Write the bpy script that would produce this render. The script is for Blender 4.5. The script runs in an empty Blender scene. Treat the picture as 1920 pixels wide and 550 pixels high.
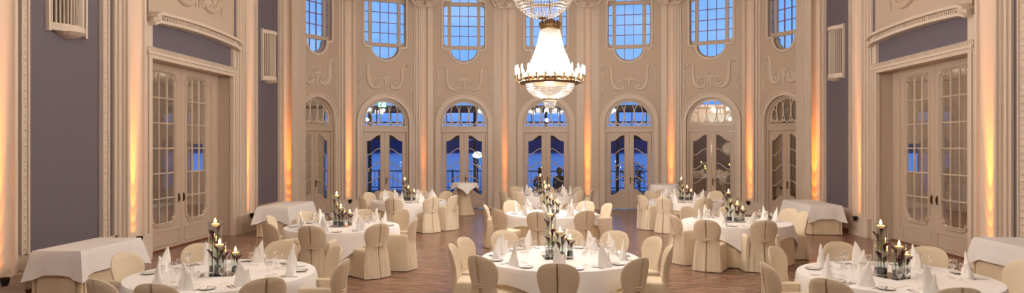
import bpy, bmesh, math, random
from mathutils import Vector, Matrix
random.seed(7)
PI = math.pi
S = bpy.context.scene
COL = S.collection
for _k, _v in (('transparent_max_bounces', 24), ('max_bounces', 8), ('glossy_bounces', 4), ('sample_clamp_indirect', 4.0)):
    try: setattr(S.cycles, _k, _v)
    except Exception: pass

# ------------------------------------------------------------------ materials
def lin(c):
    return tuple(((v / 255) / 12.92 if v / 255 <= .04045 else (((v / 255) + .055) / 1.055) ** 2.4) for v in c)

def mat(name, rgb, rough=.6, metal=0, bump=0, bscale=20, var=0, vscale=3, spec=None, sheen=0, trans=0):
    m = bpy.data.materials.new(name); m.use_nodes = True
    nt = m.node_tree; b = nt.nodes['Principled BSDF']
    c = (*lin(rgb), 1)
    b.inputs['Base Color'].default_value = c
    b.inputs['Roughness'].default_value = rough
    b.inputs['Metallic'].default_value = metal
    if spec is not None: b.inputs['Specular IOR Level'].default_value = spec
    if sheen: b.inputs['Sheen Weight'].default_value = sheen
    if bump or var:
        tc = nt.nodes.new('ShaderNodeTexCoord')
    if bump:
        n = nt.nodes.new('ShaderNodeTexNoise'); n.inputs['Scale'].default_value = bscale; n.inputs['Detail'].default_value = 4
        bp = nt.nodes.new('ShaderNodeBump'); bp.inputs['Strength'].default_value = bump; bp.inputs['Distance'].default_value = .02
        nt.links.new(tc.outputs['Object'], n.inputs['Vector']); nt.links.new(n.outputs['Fac'], bp.inputs['Height'])
        nt.links.new(bp.outputs['Normal'], b.inputs['Normal'])
    if var:
        n2 = nt.nodes.new('ShaderNodeTexNoise'); n2.inputs['Scale'].default_value = vscale
        nt.links.new(tc.outputs['Object'], n2.inputs['Vector'])
        mx = nt.nodes.new('ShaderNodeMixRGB'); mx.blend_type = 'MULTIPLY'; mx.inputs[0].default_value = var
        mx.inputs[1].default_value = c
        nt.links.new(n2.outputs['Color'], mx.inputs[2]); nt.links.new(mx.outputs[0], b.inputs['Base Color'])
        nt.nodes.remove(mx) if False else None
    return m

def fabric(name, rgb, trans=.12):
    m = bpy.data.materials.new(name); m.use_nodes = True
    nt = m.node_tree; b = nt.nodes['Principled BSDF']; out = nt.nodes['Material Output']
    c = (*lin(rgb), 1)
    b.inputs['Base Color'].default_value = c; b.inputs['Roughness'].default_value = .75
    b.inputs['Specular IOR Level'].default_value = .2
    tc = nt.nodes.new('ShaderNodeTexCoord')
    n = nt.nodes.new('ShaderNodeTexNoise'); n.inputs['Scale'].default_value = 5; n.inputs['Detail'].default_value = 3
    bp = nt.nodes.new('ShaderNodeBump'); bp.inputs['Strength'].default_value = .35; bp.inputs['Distance'].default_value = .03
    nt.links.new(tc.outputs['Object'], n.inputs['Vector']); nt.links.new(n.outputs['Fac'], bp.inputs['Height'])
    nt.links.new(bp.outputs['Normal'], b.inputs['Normal'])
    t = nt.nodes.new('ShaderNodeBsdfTranslucent'); t.inputs['Color'].default_value = c
    mx = nt.nodes.new('ShaderNodeMixShader'); mx.inputs[0].default_value = trans
    nt.links.new(b.outputs[0], mx.inputs[1]); nt.links.new(t.outputs[0], mx.inputs[2]); nt.links.new(mx.outputs[0], out.inputs[0])
    return m

def glassy(name, tint=(255, 255, 255), gloss=.08, edge=.6, rough=.02, gcol=(1, 1, 1)):
    m = bpy.data.materials.new(name); m.use_nodes = True
    nt = m.node_tree; nt.nodes.clear()
    out = nt.nodes.new('ShaderNodeOutputMaterial')
    tr = nt.nodes.new('ShaderNodeBsdfTransparent'); tr.inputs[0].default_value = (*lin(tint), 1)
    gl = nt.nodes.new('ShaderNodeBsdfGlossy'); gl.inputs['Roughness'].default_value = rough; gl.inputs[0].default_value = (*gcol, 1)
    lw = nt.nodes.new('ShaderNodeLayerWeight'); lw.inputs['Blend'].default_value = .5
    mr = nt.nodes.new('ShaderNodeMapRange'); mr.inputs[1].default_value = 0; mr.inputs[2].default_value = 1
    mr.inputs[3].default_value = gloss; mr.inputs[4].default_value = edge
    pw = nt.nodes.new('ShaderNodeMath'); pw.operation = 'POWER'; pw.inputs[1].default_value = 3
    nt.links.new(lw.outputs['Facing'], pw.inputs[0]); nt.links.new(pw.outputs[0], mr.inputs[0])
    mx = nt.nodes.new('ShaderNodeMixShader')
    nt.links.new(mr.outputs[0], mx.inputs[0]); nt.links.new(tr.outputs[0], mx.inputs[1]); nt.links.new(gl.outputs[0], mx.inputs[2])
    nt.links.new(mx.outputs[0], out.inputs[0])
    return m

def emit(name, rgb, s):
    m = bpy.data.materials.new(name); m.use_nodes = True
    nt = m.node_tree; nt.nodes.clear()
    out = nt.nodes.new('ShaderNodeOutputMaterial'); e = nt.nodes.new('ShaderNodeEmission')
    e.inputs[0].default_value = (*lin(rgb), 1); e.inputs[1].default_value = s
    nt.links.new(e.outputs[0], out.inputs[0])
    return m

CREAM = mat('cream_paint', (216, 200, 183), .5, bump=.06, bscale=9)
CREAM_W = mat('cream_wall', (196, 177, 158), .6, bump=.08, bscale=14)
DOORP = mat('door_paint', (196, 177, 158), .4)
GREY = mat('mauve_grey_fabric_wall', (108, 101, 110), .8, bump=.05, bscale=60)
CEIL = mat('ceiling_white', (238, 228, 212), .8)
WHITE = fabric('white_linen', (248, 244, 242), .1)
NAPK = fabric('napkin_linen', (252, 249, 246), .12)
BEIGE = fabric('champagne_satin', (226, 210, 184), .08)
BEIGE2 = fabric('beige_undercloth', (222, 202, 172), .06)
SILVER = mat('silver', (190, 190, 195), .18, metal=1)
PORC = mat('porcelain', (238, 236, 232), .15)
PSHADE = mat('plate_edge_shade', (130, 132, 136), .25, metal=.6)  # grey that stands in for shade and reflection under the plate edge
BRASS = mat('antique_brass', (112, 88, 60), .38, metal=.85, bump=.2, bscale=30)
IRON = mat('dark_metal', (45, 42, 40), .4, metal=.6)
WOODSK = mat('brown_skirting', (120, 70, 45), .4)
GLASS = glassy('clear_glass', gloss=.16, edge=1.0, rough=.05)
VASEG = glassy('vase_glass', tint=(250, 252, 252), gloss=.05, edge=1.0, rough=.03)
PANE = glassy('window_glass', tint=(240, 245, 250), gloss=.05, edge=.5)
DPANE = glassy('door_glass', tint=(232, 238, 246), gloss=.05, edge=.45)
MPANE = glassy('mirrored_glass', tint=(190, 185, 180), gloss=.45, edge=.8, gcol=(.7, .68, .66))
MIRROR = mat('mirror', (225, 228, 230), .03, metal=1)
WATER = glassy('vase_water', tint=(250, 252, 251), gloss=.02, edge=.3)
CALLA = mat('calla_burgundy', (70, 10, 26), .6, spec=.2)
STEM = mat('calla_green', (96, 132, 50), .5)
STONE = mat('dark_stones', (14, 20, 18), .7, bump=.6, bscale=60)
WAX = mat('candle_wax', (250, 226, 190), .5)
FLAME = emit('flame', (255, 190, 90), 28)
BULB = emit('candle_bulb', (255, 238, 218), 16)
VER = mat('veranda_ceiling', (120, 98, 82), .7)
DARKW = mat('dark_timber', (52, 46, 46), .6)
TERR = mat('terrace_stone', (72, 74, 82), .7, bump=.2, bscale=6)
CLOTHD = mat('dark_clothing', (48, 32, 34), .8)
SKIN = mat('skin', (190, 135, 105), .6)
HAIR = mat('brown_hair', (52, 32, 24), .7)
LEAF = mat('leaf_dark', (28, 44, 30), .7)
LAMPSH = emit('lamp_shade', (255, 240, 215), 3.0)
EXITG = emit('exit_green', (30, 190, 120), 2.0)
EXITW = emit('exit_white', (235, 255, 245), 2.5)
UPL = emit('uplight_lens', (255, 180, 90), 6)

def bead_mat():
    m = bpy.data.materials.new('crystal_beads'); m.use_nodes = True
    nt = m.node_tree; nt.nodes.clear(); out = nt.nodes.new('ShaderNodeOutputMaterial')
    tl = nt.nodes.new('ShaderNodeBsdfTranslucent'); tl.inputs[0].default_value = (.95, .9, .85, 1)
    gl = nt.nodes.new('ShaderNodeBsdfGlossy'); gl.inputs['Roughness'].default_value = .12
    df = nt.nodes.new('ShaderNodeBsdfDiffuse'); df.inputs[0].default_value = (.9, .86, .8, 1)
    a = nt.nodes.new('ShaderNodeMixShader'); a.inputs[0].default_value = .35
    b = nt.nodes.new('ShaderNodeMixShader'); b.inputs[0].default_value = .25
    nt.links.new(tl.outputs[0], a.inputs[1]); nt.links.new(df.outputs[0], a.inputs[2])
    nt.links.new(a.outputs[0], b.inputs[1]); nt.links.new(gl.outputs[0], b.inputs[2]); nt.links.new(b.outputs[0], out.inputs[0])
    return m
BEAD = bead_mat()

def parquet():
    m = bpy.data.materials.new('herringbone_parquet'); m.use_nodes = True
    nt = m.node_tree; N = nt.nodes; L = nt.links; b = N['Principled BSDF']
    def mt(op, a, c=None):
        n = N.new('ShaderNodeMath'); n.operation = op
        for i, v in enumerate((a, c)):
            if v is None: continue
            if isinstance(v, (int, float)): n.inputs[i].default_value = v
            else: L.new(v, n.inputs[i])
        return n.outputs[0]
    tc = N.new('ShaderNodeTexCoord'); sp = N.new('ShaderNodeSeparateXYZ'); L.new(tc.outputs['Object'], sp.inputs[0])
    x, y = sp.outputs[0], sp.outputs[1]
    W = .42; P = .115
    k = mt('MULTIPLY', y, 1 / W)
    fr = mt('FRACT', k); tri = mt('ABSOLUTE', mt('SUBTRACT', fr, .5))
    v = mt('ADD', x, mt('MULTIPLY', tri, 2 * W))
    pi_ = mt('FLOOR', mt('MULTIPLY', v, 1 / P)); col = mt('FLOOR', mt('MULTIPLY', k, 2))
    cb = N.new('ShaderNodeCombineXYZ'); L.new(pi_, cb.inputs[0]); L.new(col, cb.inputs[1])
    wn = N.new('ShaderNodeTexWhiteNoise'); L.new(cb.outputs[0], wn.inputs[0])
    rp = N.new('ShaderNodeValToRGB'); L.new(wn.outputs['Value'], rp.inputs[0])
    e = rp.color_ramp.elements; e[0].color = (*lin((98, 70, 58)), 1); e[1].color = (*lin((152, 114, 95)), 1)
    g1 = mt('FRACT', mt('MULTIPLY', v, 1 / P)); g = mt('LESS_THAN', g1, .05)
    g2 = mt('LESS_THAN', mt('FRACT', mt('MULTIPLY', k, 2)), .02); gg = mt('MAXIMUM', g, g2)
    mx = N.new('ShaderNodeMixRGB'); L.new(gg, mx.inputs[0]); L.new(rp.outputs[0], mx.inputs[1]); mx.inputs[2].default_value = (*lin((90, 64, 54)), 1)
    L.new(mx.outputs[0], b.inputs['Base Color'])
    nz = N.new('ShaderNodeTexNoise'); nz.inputs['Scale'].default_value = 2.5; L.new(tc.outputs['Object'], nz.inputs[0])
    mr = N.new('ShaderNodeMapRange'); L.new(nz.outputs['Fac'], mr.inputs[0]); mr.inputs[3].default_value = .18; mr.inputs[4].default_value = .30
    L.new(mr.outputs[0], b.inputs['Roughness'])
    bp = N.new('ShaderNodeBump'); bp.inputs['Strength'].default_value = .2; bp.inputs['Distance'].default_value = .004
    ad = mt('ADD', mt('MULTIPLY', wn.outputs['Value'], .6), mt('MULTIPLY', nz.outputs['Fac'], .8)); L.new(ad, bp.inputs['Height']); L.new(bp.outputs[0], b.inputs['Normal'])
    b.inputs['Specular IOR Level'].default_value = .6
    return m
PARQ = parquet()

def water_mat():
    m = mat('sea_water', (60, 110, 190), .25, bump=.6, bscale=.5)
    return m
SEA = water_mat()

# ------------------------------------------------------------------ helpers
class MB:
    def __init__(s): s.b = bmesh.new()
    def box(s, x0, x1, y0, y1, z0, z1):
        v = [s.b.verts.new(p) for p in ((x0, y0, z0), (x1, y0, z0), (x1, y1, z0), (x0, y1, z0), (x0, y0, z1), (x1, y0, z1), (x1, y1, z1), (x0, y1, z1))]
        for f in ((0, 3, 2, 1), (4, 5, 6, 7), (0, 1, 5, 4), (1, 2, 6, 5), (2, 3, 7, 6), (3, 0, 4, 7)): s.b.faces.new([v[i] for i in f])
        return s
    def prism(s, pts, z0, z1):
        a = [s.b.verts.new((x, y, z0)) for x, y in pts]; c = [s.b.verts.new((x, y, z1)) for x, y in pts]
        n = len(pts)
        for i in range(n): s.b.faces.new((a[i], a[(i + 1) % n], c[(i + 1) % n], c[i]))
        s.b.faces.new(a[::-1]); s.b.faces.new(c)
        return s
    def plate(s, outer, holes, y0, y1):
        """outline in the x-z plane with holes, from y0 to y1"""
        t = bmesh.new(); ed = []
        for lp in [outer] + list(holes):
            vs = [t.verts.new((x, y0, z)) for x, z in lp]
            for i in range(len(vs)): ed.append(t.edges.new((vs[i], vs[(i + 1) % len(vs)])))
        bmesh.ops.triangle_fill(t, use_beauty=True, use_dissolve=False, edges=ed, normal=(0, -1, 0))
        r = bmesh.ops.extrude_face_region(t, geom=list(t.faces))
        bmesh.ops.translate(t, vec=(0, y1 - y0, 0), verts=[g for g in r['geom'] if isinstance(g, bmesh.types.BMVert)])
        bmesh.ops.recalc_face_normals(t, faces=list(t.faces))
        me = bpy.data.meshes.new('_t'); t.to_mesh(me); t.free(); s.b.from_mesh(me); bpy.data.meshes.remove(me)
        return s
    def tube(s, pts, r, seg=8, closed=False, flat=1.0, cap=True, rs=None):
        pts = [Vector(p) for p in pts]; n = len(pts); rings = []
        prev = None
        for i, p in enumerate(pts):
            a = pts[(i - 1) % n] if (closed or i > 0) else p
            c = pts[(i + 1) % n] if (closed or i < n - 1) else p
            d = (c - a)
            if d.length < 1e-9: d = Vector((0, 0, 1))
            d.normalize()
            up = Vector((0, 1, 0)) if abs(d.y) < .9 else Vector((1, 0, 0))
            u = d.cross(up).normalized(); w = u.cross(d).normalized()
            rr = (rs[i] if rs else r)
            rings.append([s.b.verts.new(p + u * rr * math.cos(2 * PI * k / seg) + w * rr * flat * math.sin(2 * PI * k / seg)) for k in range(seg)])
        m = n if closed else n - 1
        for i in range(m):
            A, B = rings[i], rings[(i + 1) % n]
            for k in range(seg): s.b.faces.new((A[k], A[(k + 1) % seg], B[(k + 1) % seg], B[k]))
        if cap and not closed:
            s.b.faces.new(rings[0][::-1]); s.b.faces.new(rings[-1])
        return s
    def lathe(s, prof, seg=24, o=(0, 0, 0)):
        rings = []
        for r, z in prof:
            if r < 1e-5: rings.append([s.b.verts.new((o[0], o[1], o[2] + z))])
            else: rings.append([s.b.verts.new((o[0] + r * math.cos(2 * PI * k / seg), o[1] + r * math.sin(2 * PI * k / seg), o[2] + z)) for k in range(seg)])
        for A, B in zip(rings, rings[1:]):
            for k in range(seg):
                q = [A[k % len(A)], A[(k + 1) % len(A)], B[(k + 1) % len(B)], B[k % len(B)]]
                u = []
                for v in q:
                    if v not in u: u.append(v)
                if len(u) > 2: s.b.faces.new(u)
        return s
    def ico(s, c, r, sc=(1, 1, 1), sub=2):
        bmesh.ops.create_icosphere(s.b, subdivisions=sub, radius=r, matrix=Matrix.Translation(c) @ Matrix.Diagonal((*sc, 1)))
        return s
    def octa(s, c, rx, rz):
        x, y, z = c
        v = [s.b.verts.new(p) for p in ((x + rx, y, z), (x, y + rx, z), (x - rx, y, z), (x, y - rx, z), (x, y, z + rz), (x, y, z - rz))]
        for i in range(4):
            s.b.faces.new((v[i], v[(i + 1) % 4], v[4])); s.b.faces.new((v[(i + 1) % 4], v[i], v[5]))
        return s
    def grid(s, rows, closed=True):
        R = [[s.b.verts.new(p) for p in r] for r in rows]
        for A, B in zip(R, R[1:]):
            n = len(A)
            for k in range(n if closed else n - 1): s.b.faces.new((A[k], A[(k + 1) % n], B[(k + 1) % n], B[k]))
        return R
    def build(s, name, m, parent=None, smooth=False, angle=None, kind=None):
        bmesh.ops.remove_doubles(s.b, verts=list(s.b.verts), dist=1e-5)
        bmesh.ops.recalc_face_normals(s.b, faces=list(s.b.faces))
        me = bpy.data.meshes.new(name); s.b.to_mesh(me); s.b.free()
        me.materials.append(m)
        if smooth: me.shade_smooth()
        if smooth and angle is None: angle = 40
        if smooth:
            try: me.set_sharp_from_angle(angle=math.radians(angle))
            except Exception: pass
        o = bpy.data.objects.new(name, me); COL.objects.link(o)
        if parent: o.parent = parent
        if kind: o['kind'] = kind
        return o

def tag(o, label=None, cat=None, group=None, kind=None):
    if label: o['label'] = label
    if cat: o['category'] = cat
    if group: o['group'] = group
    if kind: o['kind'] = kind
    return o
def empty(name, loc=(0, 0, 0), rz=0, label=None, cat=None, group=None, kind=None):
    o = bpy.data.objects.new(name, None); COL.objects.link(o)
    o.location = loc; o.rotation_euler = (0, 0, rz); o.empty_display_size = .1
    return tag(o, label, cat, group, kind)
KIDS = {}
def copy_tree(o, parent=None):
    c = o.copy(); COL.objects.link(c)
    if parent: c.parent = parent
    for ch in list(o.children): copy_tree(ch, c)
    return c
def light(name, typ, loc, energy, color, parent=None, **k):
    l = bpy.data.lights.new(name, typ); l.energy = energy; l.color = color
    for a, v in k.items():
        if a != 'aim': setattr(l, a, v)
    o = bpy.data.objects.new(name, l); COL.objects.link(o); o.location = loc
    if 'aim' in k: o.rotation_euler = Vector(k['aim']).to_track_quat('-Z', 'Y').to_euler()
    if parent: o.parent = parent
    return o
def arc(cx, cz, r, a0, a1, n, rz=None):
    rz = rz or r
    return [(cx + r * math.cos(a0 + (a1 - a0) * i / n), cz + rz * math.sin(a0 + (a1 - a0) * i / n)) for i in range(n + 1)]
def smooth01(t): return t * t * (3 - 2 * t)

# ------------------------------------------------------------------ camera
F = 1243.0; TH = .048; CX = -.082; HC = 2.25
cam = bpy.data.cameras.new('camera'); co = bpy.data.objects.new('camera', cam); COL.objects.link(co)
cam.sensor_width = 36; cam.lens = 36 * F / 1920; cam.clip_end = 3000
co.location = (CX, 0, HC); co.rotation_euler = (PI / 2, 0, TH); S.camera = co
def at(px, Z):
    """floor point seen at photo column px, Z metres ahead of the camera"""
    X = (px - 960) / F * Z
    return (CX + X * math.cos(TH) - Z * math.sin(TH), X * math.sin(TH) + Z * math.cos(TH))

# ------------------------------------------------------------------ room shell
HT = 9.6
V = [(-8.1, 20.1), (-6.85, 22.42), (-4.42, 23.65), (-1.5, 24.05), (1.5, 24.05), (4.42, 23.65), (6.85, 22.42), (8.1, 20.1)]
Y0 = -7.0
XW = 7.98; XD = 8.32
MB().prism([(-14.5, Y0 - .4), (14.5, Y0 - .4), (14.5, 26), (12.5, 26), (12.5, 28.4), (-12.5, 28.4), (-12.5, 26), (-14.5, 26)], -.2, 0).build('floor', PARQ, kind='structure')
MB().prism([(-8.5, Y0 - .4), (8.5, Y0 - .4), (8.5, 20.3), (7, 23), (4.5, 24.2), (-4.5, 24.2), (-7, 23), (-8.5, 20.3)], HT, HT + .2).build('ceiling', CEIL, kind='structure')
MB().box(-8.4, 8.4, Y0 - .3, Y0, 0, HT).build('wall_rear', CREAM_W, kind='structure')

def frame_of(i):
    a, b = Vector(V[i]), Vector(V[i + 1]); d = b - a
    return (a + b) / 2, math.atan2(d.y, d.x), d.length
def win_outline(s):
    o = []
    o += [(-.50 * s, 5.74)] + arc(0, 5.74, .53 * s, PI, 2 * PI, 18, .48)[1:-1] + [(.50 * s, 5.74), (.66 * s, 5.74)] + arc(.66 * s, 5.86, .13 * s, -PI / 2, 0, 5)[1:]
    o = [(-x, z) for x, z in o[-7:]][::-1] + o
    top = [(x, 13.26 - z) for x, z in o][::-1]
    return o + top
def arch(hw, zc, z0=0.0, n=26):
    return [(-hw, z0)] + [(hw * math.cos(PI - PI * i / n), zc + hw * math.sin(PI * i / n)) for i in range(n + 1)] + [(hw, z0)]
SC = [.88, .97, 1, 1, 1, .97, .88]
wall = None
wall_bm = MB()
for i in range(7):
    c, rz, L = frame_of(i); s = SC[i]
    t = MB()
    ar = arch(.86 * s, 3.10)
    el, er = -L / 2 - (.3 if i == 0 else .04), L / 2 + (.3 if i == 6 else .04)
    outer = [(el, -.0), *[(x, z) for x, z in ar], (er, 0), (er, HT), (el, HT)]
    t.plate(outer, [win_outline(s)], 0, .34)
    bmesh.ops.transform(t.b, matrix=Matrix.Translation((c.x, c.y, 0)) @ Matrix.Rotation(rz, 4, 'Z'), verts=list(t.b.verts))
    me = bpy.data.meshes.new('_'); t.b.to_mesh(me); t.b.free(); wall_bm.b.from_mesh(me); bpy.data.meshes.remove(me)
wall_bm.build('wall_back', CREAM_W, kind='structure')

def spiral(cx, cz, r0, r1, turns, a0, n=28, dirn=1):
    return [(cx + (r0 + (r1 - r0) * i / n) * math.cos(a0 + dirn * turns * 2 * PI * i / n), cz + (r0 + (r1 - r0) * i / n) * math.sin(a0 + dirn * turns * 2 * PI * i / n)) for i in range(n + 1)]
def bez(p0, p1, p2, p3, n=14):
    return [tuple((1 - t) ** 3 * a + 3 * (1 - t) ** 2 * t * b + 3 * (1 - t) * t * t * c + t ** 3 * d for a, b, c, d in zip(p0, p1, p2, p3)) for t in [i / n for i in range(n + 1)]]

PN = ['far left', 'second from the left', 'third from the left', 'middle', 'third from the right', 'second from the right', 'far right']
for i in range(7):
    c, rz, L = frame_of(i); s = SC[i]
    glassm = MPANE if i in (5, 6) else DPANE
    # ---- door with fanlight
    d = empty('door_%d' % (i + 1), (c.x, c.y, 0), rz, kind='structure')
    a1, a2, a3 = arch(1.03 * s, 3.1), arch(.86 * s, 3.1), arch(.79 * s, 3.1)
    MB().plate(a1 + a2[::-1], [], -.05, 0.0).plate(arch(1.03 * s, 3.1) + arch(.985 * s, 3.1)[::-1], [], -.085, -.05).plate(arch(.90 * s, 3.1) + a2[::-1], [], -.075, -.05).build('arch_moulding', CREAM, d)
    fr = MB().plate(a2 + a3[::-1], [], .06, .22)
    fr.box(-.80 * s, .80 * s, .05, .22, 2.76, 2.99).box(-.83 * s, .83 * s, .02, .06, 2.93, 2.98).box(-.83 * s, .83 * s, .03, .06, 2.77, 2.80)
    fr.build('door_frame', DOORP, d)
    # fanlight tracery
    fl = MB()
    R = .785 * s
    fl.plate([(x, z) for x, z in arch(R, 3.1, 2.99)] + arch(R - .035, 3.1, 3.02)[::-1], [], .11, .15)
    for u0, aw, h in ((0, .17, .84), (-.33, .15, .72), (.33, .15, .72), (-.58, .12, .42), (.58, .12, .42)):
        fl.tube([(s * (u0 + aw * math.cos(t)), .13, 3.03 + h / 2 + h / 2 * math.sin(t)) for t in [2 * PI * k / 28 for k in range(28)]], .016, 6, closed=True)
    for u0 in (-.7, -.48, -.2, .2, .48, .7):
        fl.tube([(s * x, .13, z) for x, z in spiral(u0, 3.07, .055, .01, 1.3, 0, 14)], .012, 5)
    fl.tube([(-.74 * s, .13, 3.16), (-.45 * s, .13, 3.04), (-.2 * s, .13, 3.1), (0, .13, 3.03), (.2 * s, .13, 3.1), (.45 * s, .13, 3.04), (.74 * s, .13, 3.16)], .012, 5)
    fl.build('fanlight_tracery', CREAM, d, smooth=True)
    MB().plate(arch(R, 3.1, 2.99), [], .155, .16).build('fanlight_pane', glassm if i not in (5,) else DPANE, d)
    # leaves
    for sd in (-1, 1):
        lw = .785 * s
        def X(x): return sd * (lw - x)          # x from outer edge towards the centre
        xo, xi = .13 * s, .13 * s + .50 * s
        def sc(x, lo, hi):
            t = (x - xo) / (xi - xo); t = min(1, max(0, (t - .12) / .76))
            return lo + (hi - lo) * smooth01(t)
        xs = [xo + (xi - xo) * k / 14 for k in range(15)]
        hole = [(X(x), sc(x, .50, .70)) for x in xs] + [(X(x), sc(x, 2.45, 2.66)) for x in xs[::-1]]
        lf = MB().plate([(X(.005), .02), (X(lw - .004), .02), (X(lw - .004), 2.755), (X(.005), 2.755)], [hole], .10, .15)
        # meeting stile bead and raised lower panel
        for lo, hi in ((.38, .58),):
            pts = [(X(x), .095, sc(x, lo, hi)) for x in xs] + [(X(xi), .095, .13), (X(xo), .095, .13)]
            lf.tube(pts, .013, 6, closed=True)
        lf.tube([(x, .095, z) for x, z in hole], .014, 6, closed=True)
        lo_ = lf.build('door_leaf', DOORP, d, smooth=True)
        mb = MB()
        for z0, z1 in ((.98, 1.17), (1.47, 1.68), (1.96, 2.17)):
            mb.tube([(X(x), .125, sc(x, z0, z1)) for x in xs], .017, 6)
        mb.build('muntin', DOORP, lo_, smooth=True)
        MB().plate(hole, [], .125, .13).build('door_pane', glassm, lo_)
        if sd == 1:
            h = MB().box(.03, .065, .075, .10, .92, 1.16)
            h.tube([(.047, .09, 1.08), (.047, .04, 1.08), (.14, .035, 1.08)], .011, 8)
            h.build('door_handle', BRASS, lo_)
    # ---- upper window
    w = empty('window_%d' % (i + 1), (c.x, c.y, 0), rz, kind='structure')
    sur = MB()
    ol = win_outline(s)
    sur.tube([(x, -.01, z) for x, z in ol], .045, 8, closed=True, flat=.8)
    sur.build('surround_moulding', CREAM, w, smooth=True)
    holes = []
    cl = [(-.475, 5.90), (.475, 5.90), (.475, 7.36), (-.475, 7.36)]
    bl = [(-.48, 5.78)] + arc(0, 5.78, .48, PI, 2 * PI, 16, .43)[1:-1] + [(.48, 5.78)]
    tl = [(x, 13.26 - z) for x, z in bl]
    sl = [(.58, 5.95)] + arc(.66, 6.0, .08, -PI / 2, 0, 4)[0:] + arc(.66, 7.26, .08, 0, PI / 2, 4) + [(.58, 7.34)]
    sr = [(-x, z) for x, z in sl]
    holes = [[(x * s, z) for x, z in h] for h in (cl, bl, tl, sl, sr)]
    q_ = [(-.48, 5.79)] + arc(0, 5.79, .48, PI, 2 * PI, 16, .43)[1:-1] + [(.48, 5.79), (.56, 5.86)] + arc(.66, 6.0, .08, -PI / 2, 0, 4)
    inner = q_[:-5] + q_[-5:]
    up_ = [(x, 13.26 - z) for x, z in q_][::-1]
    lo_l = [(-x, z) for x, z in q_[-6:]][::-1]; up_l = [(x, 13.26 - z) for x, z in lo_l][::-1]
    inner = q_ + up_[:len(up_)] + up_l + lo_l
    inner = [(x * s, z) for x, z in inner]
    wf = MB().plate(ol, [inner], .14, .24)
    for x_ in (-.528, .528): wf.box((x_ - .05) * s, (x_ + .05) * s, .135, .235, 5.76, 7.50)
    for z_ in (5.84, 7.42): wf.box(-.74 * s, .74 * s, .137, .237, z_ - .06, z_ + .06)
    for h in holes[:]:
        wf.tube([(x, .133, z) for x, z in h], .012, 6, closed=True)
    wf.build('window_frame', DOORP, w)
    mu = MB()
    for x in (-.158, .158): mu.box(x * s - .011, x * s + .011, .16, .20, 5.36, 7.9)
    for k in (1, 2, 3):
        z = 5.90 + 1.46 * k / 4; mu.box(-.475 * s, .475 * s, .16, .20, z - .011, z + .011)
        for q in (-1, 1):
            mu.box(min(q * .58 * s, q * .74 * s), max(q * .58 * s, q * .74 * s), .16, .20, z - .011, z + .011)
    mu.build('muntin', mat('violet_lead', (150, 110, 130), .5) if i == 0 else bpy.data.materials['violet_lead'], w)
    MB().plate(ol, [], .205, .21).build('window_pane', PANE, w)
    # ---- plaster relief between door and window
    r = empty('trim_%d' % (40 + i), (c.x, c.y, 0), rz, kind='structure')
    for q in (-1, 1):
        m_ = MB()
        path = spiral(q * .80, 5.10, .02, .11, 1.3, PI / 2 + (0 if q > 0 else 0), 20, -q if True else 1)
        m_.tube([(x * s, -.02, z) for x, z in spiral(q * .86, 5.10, .015, .10, 1.5, 0 if q > 0 else PI, 22, q)], .022, 6, flat=1)
        b1 = bez((q * .78, 5.16), (q * .55, 5.25), (q * .66, 4.75), (q * .60, 4.55))
        b2 = bez((q * .60, 4.55), (q * .55, 4.25), (q * .30, 4.22), (q * .13, 4.42))
        pth = b1 + b2[1:]
        m_.tube([(x * s, -.015, z) for x, z in pth], .03, 8, flat=.9, rs=[.025 + .05 * math.sin(PI * k / (len(pth) - 1)) for k in range(len(pth))])
        m_.tube([(x * s, -.02, z) for x, z in spiral(q * .31, 4.47, .19, .02, 1.9, -PI / 2 - q * .6, 34, q)], .028, 6)
        m_.build('scroll', CREAM, r, smooth=True)
        g_ = MB()
        for k in range(13):
            z = 5.02 - k * .075; rr = .028 + .018 * math.sin(PI * (k % 7) / 6)
            g_.ico((q * .93 * s + (.012 if k % 2 else -.012), -.02, z), rr, (1, .7, 1.1), 1)
        g_.build('garland', CREAM, r, smooth=True)
    p_ = MB()
    for k in range(7):
        a = PI * (k + .5) / 7
        p_.tube([(0, -.01, 4.62), (.12 * math.cos(a) * s, -.03, 4.62 + .10 * math.sin(a)), (.22 * math.cos(a) * s, -.02, 4.62 + .2 * math.sin(a))], .02, 6, rs=[.012, .03, .015])
    p_.tube([(-.24 * s, -.015, 4.62), (0, -.03, 4.66), (.24 * s, -.015, 4.62)], .02, 6)
    p_.tube([(0, -.02, 4.6), (0, -.025, 4.4), (0, -.01, 4.2)], .03, 6, rs=[.06, .035, .008])
    p_.build('palmette', CREAM, r, smooth=True)

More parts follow.
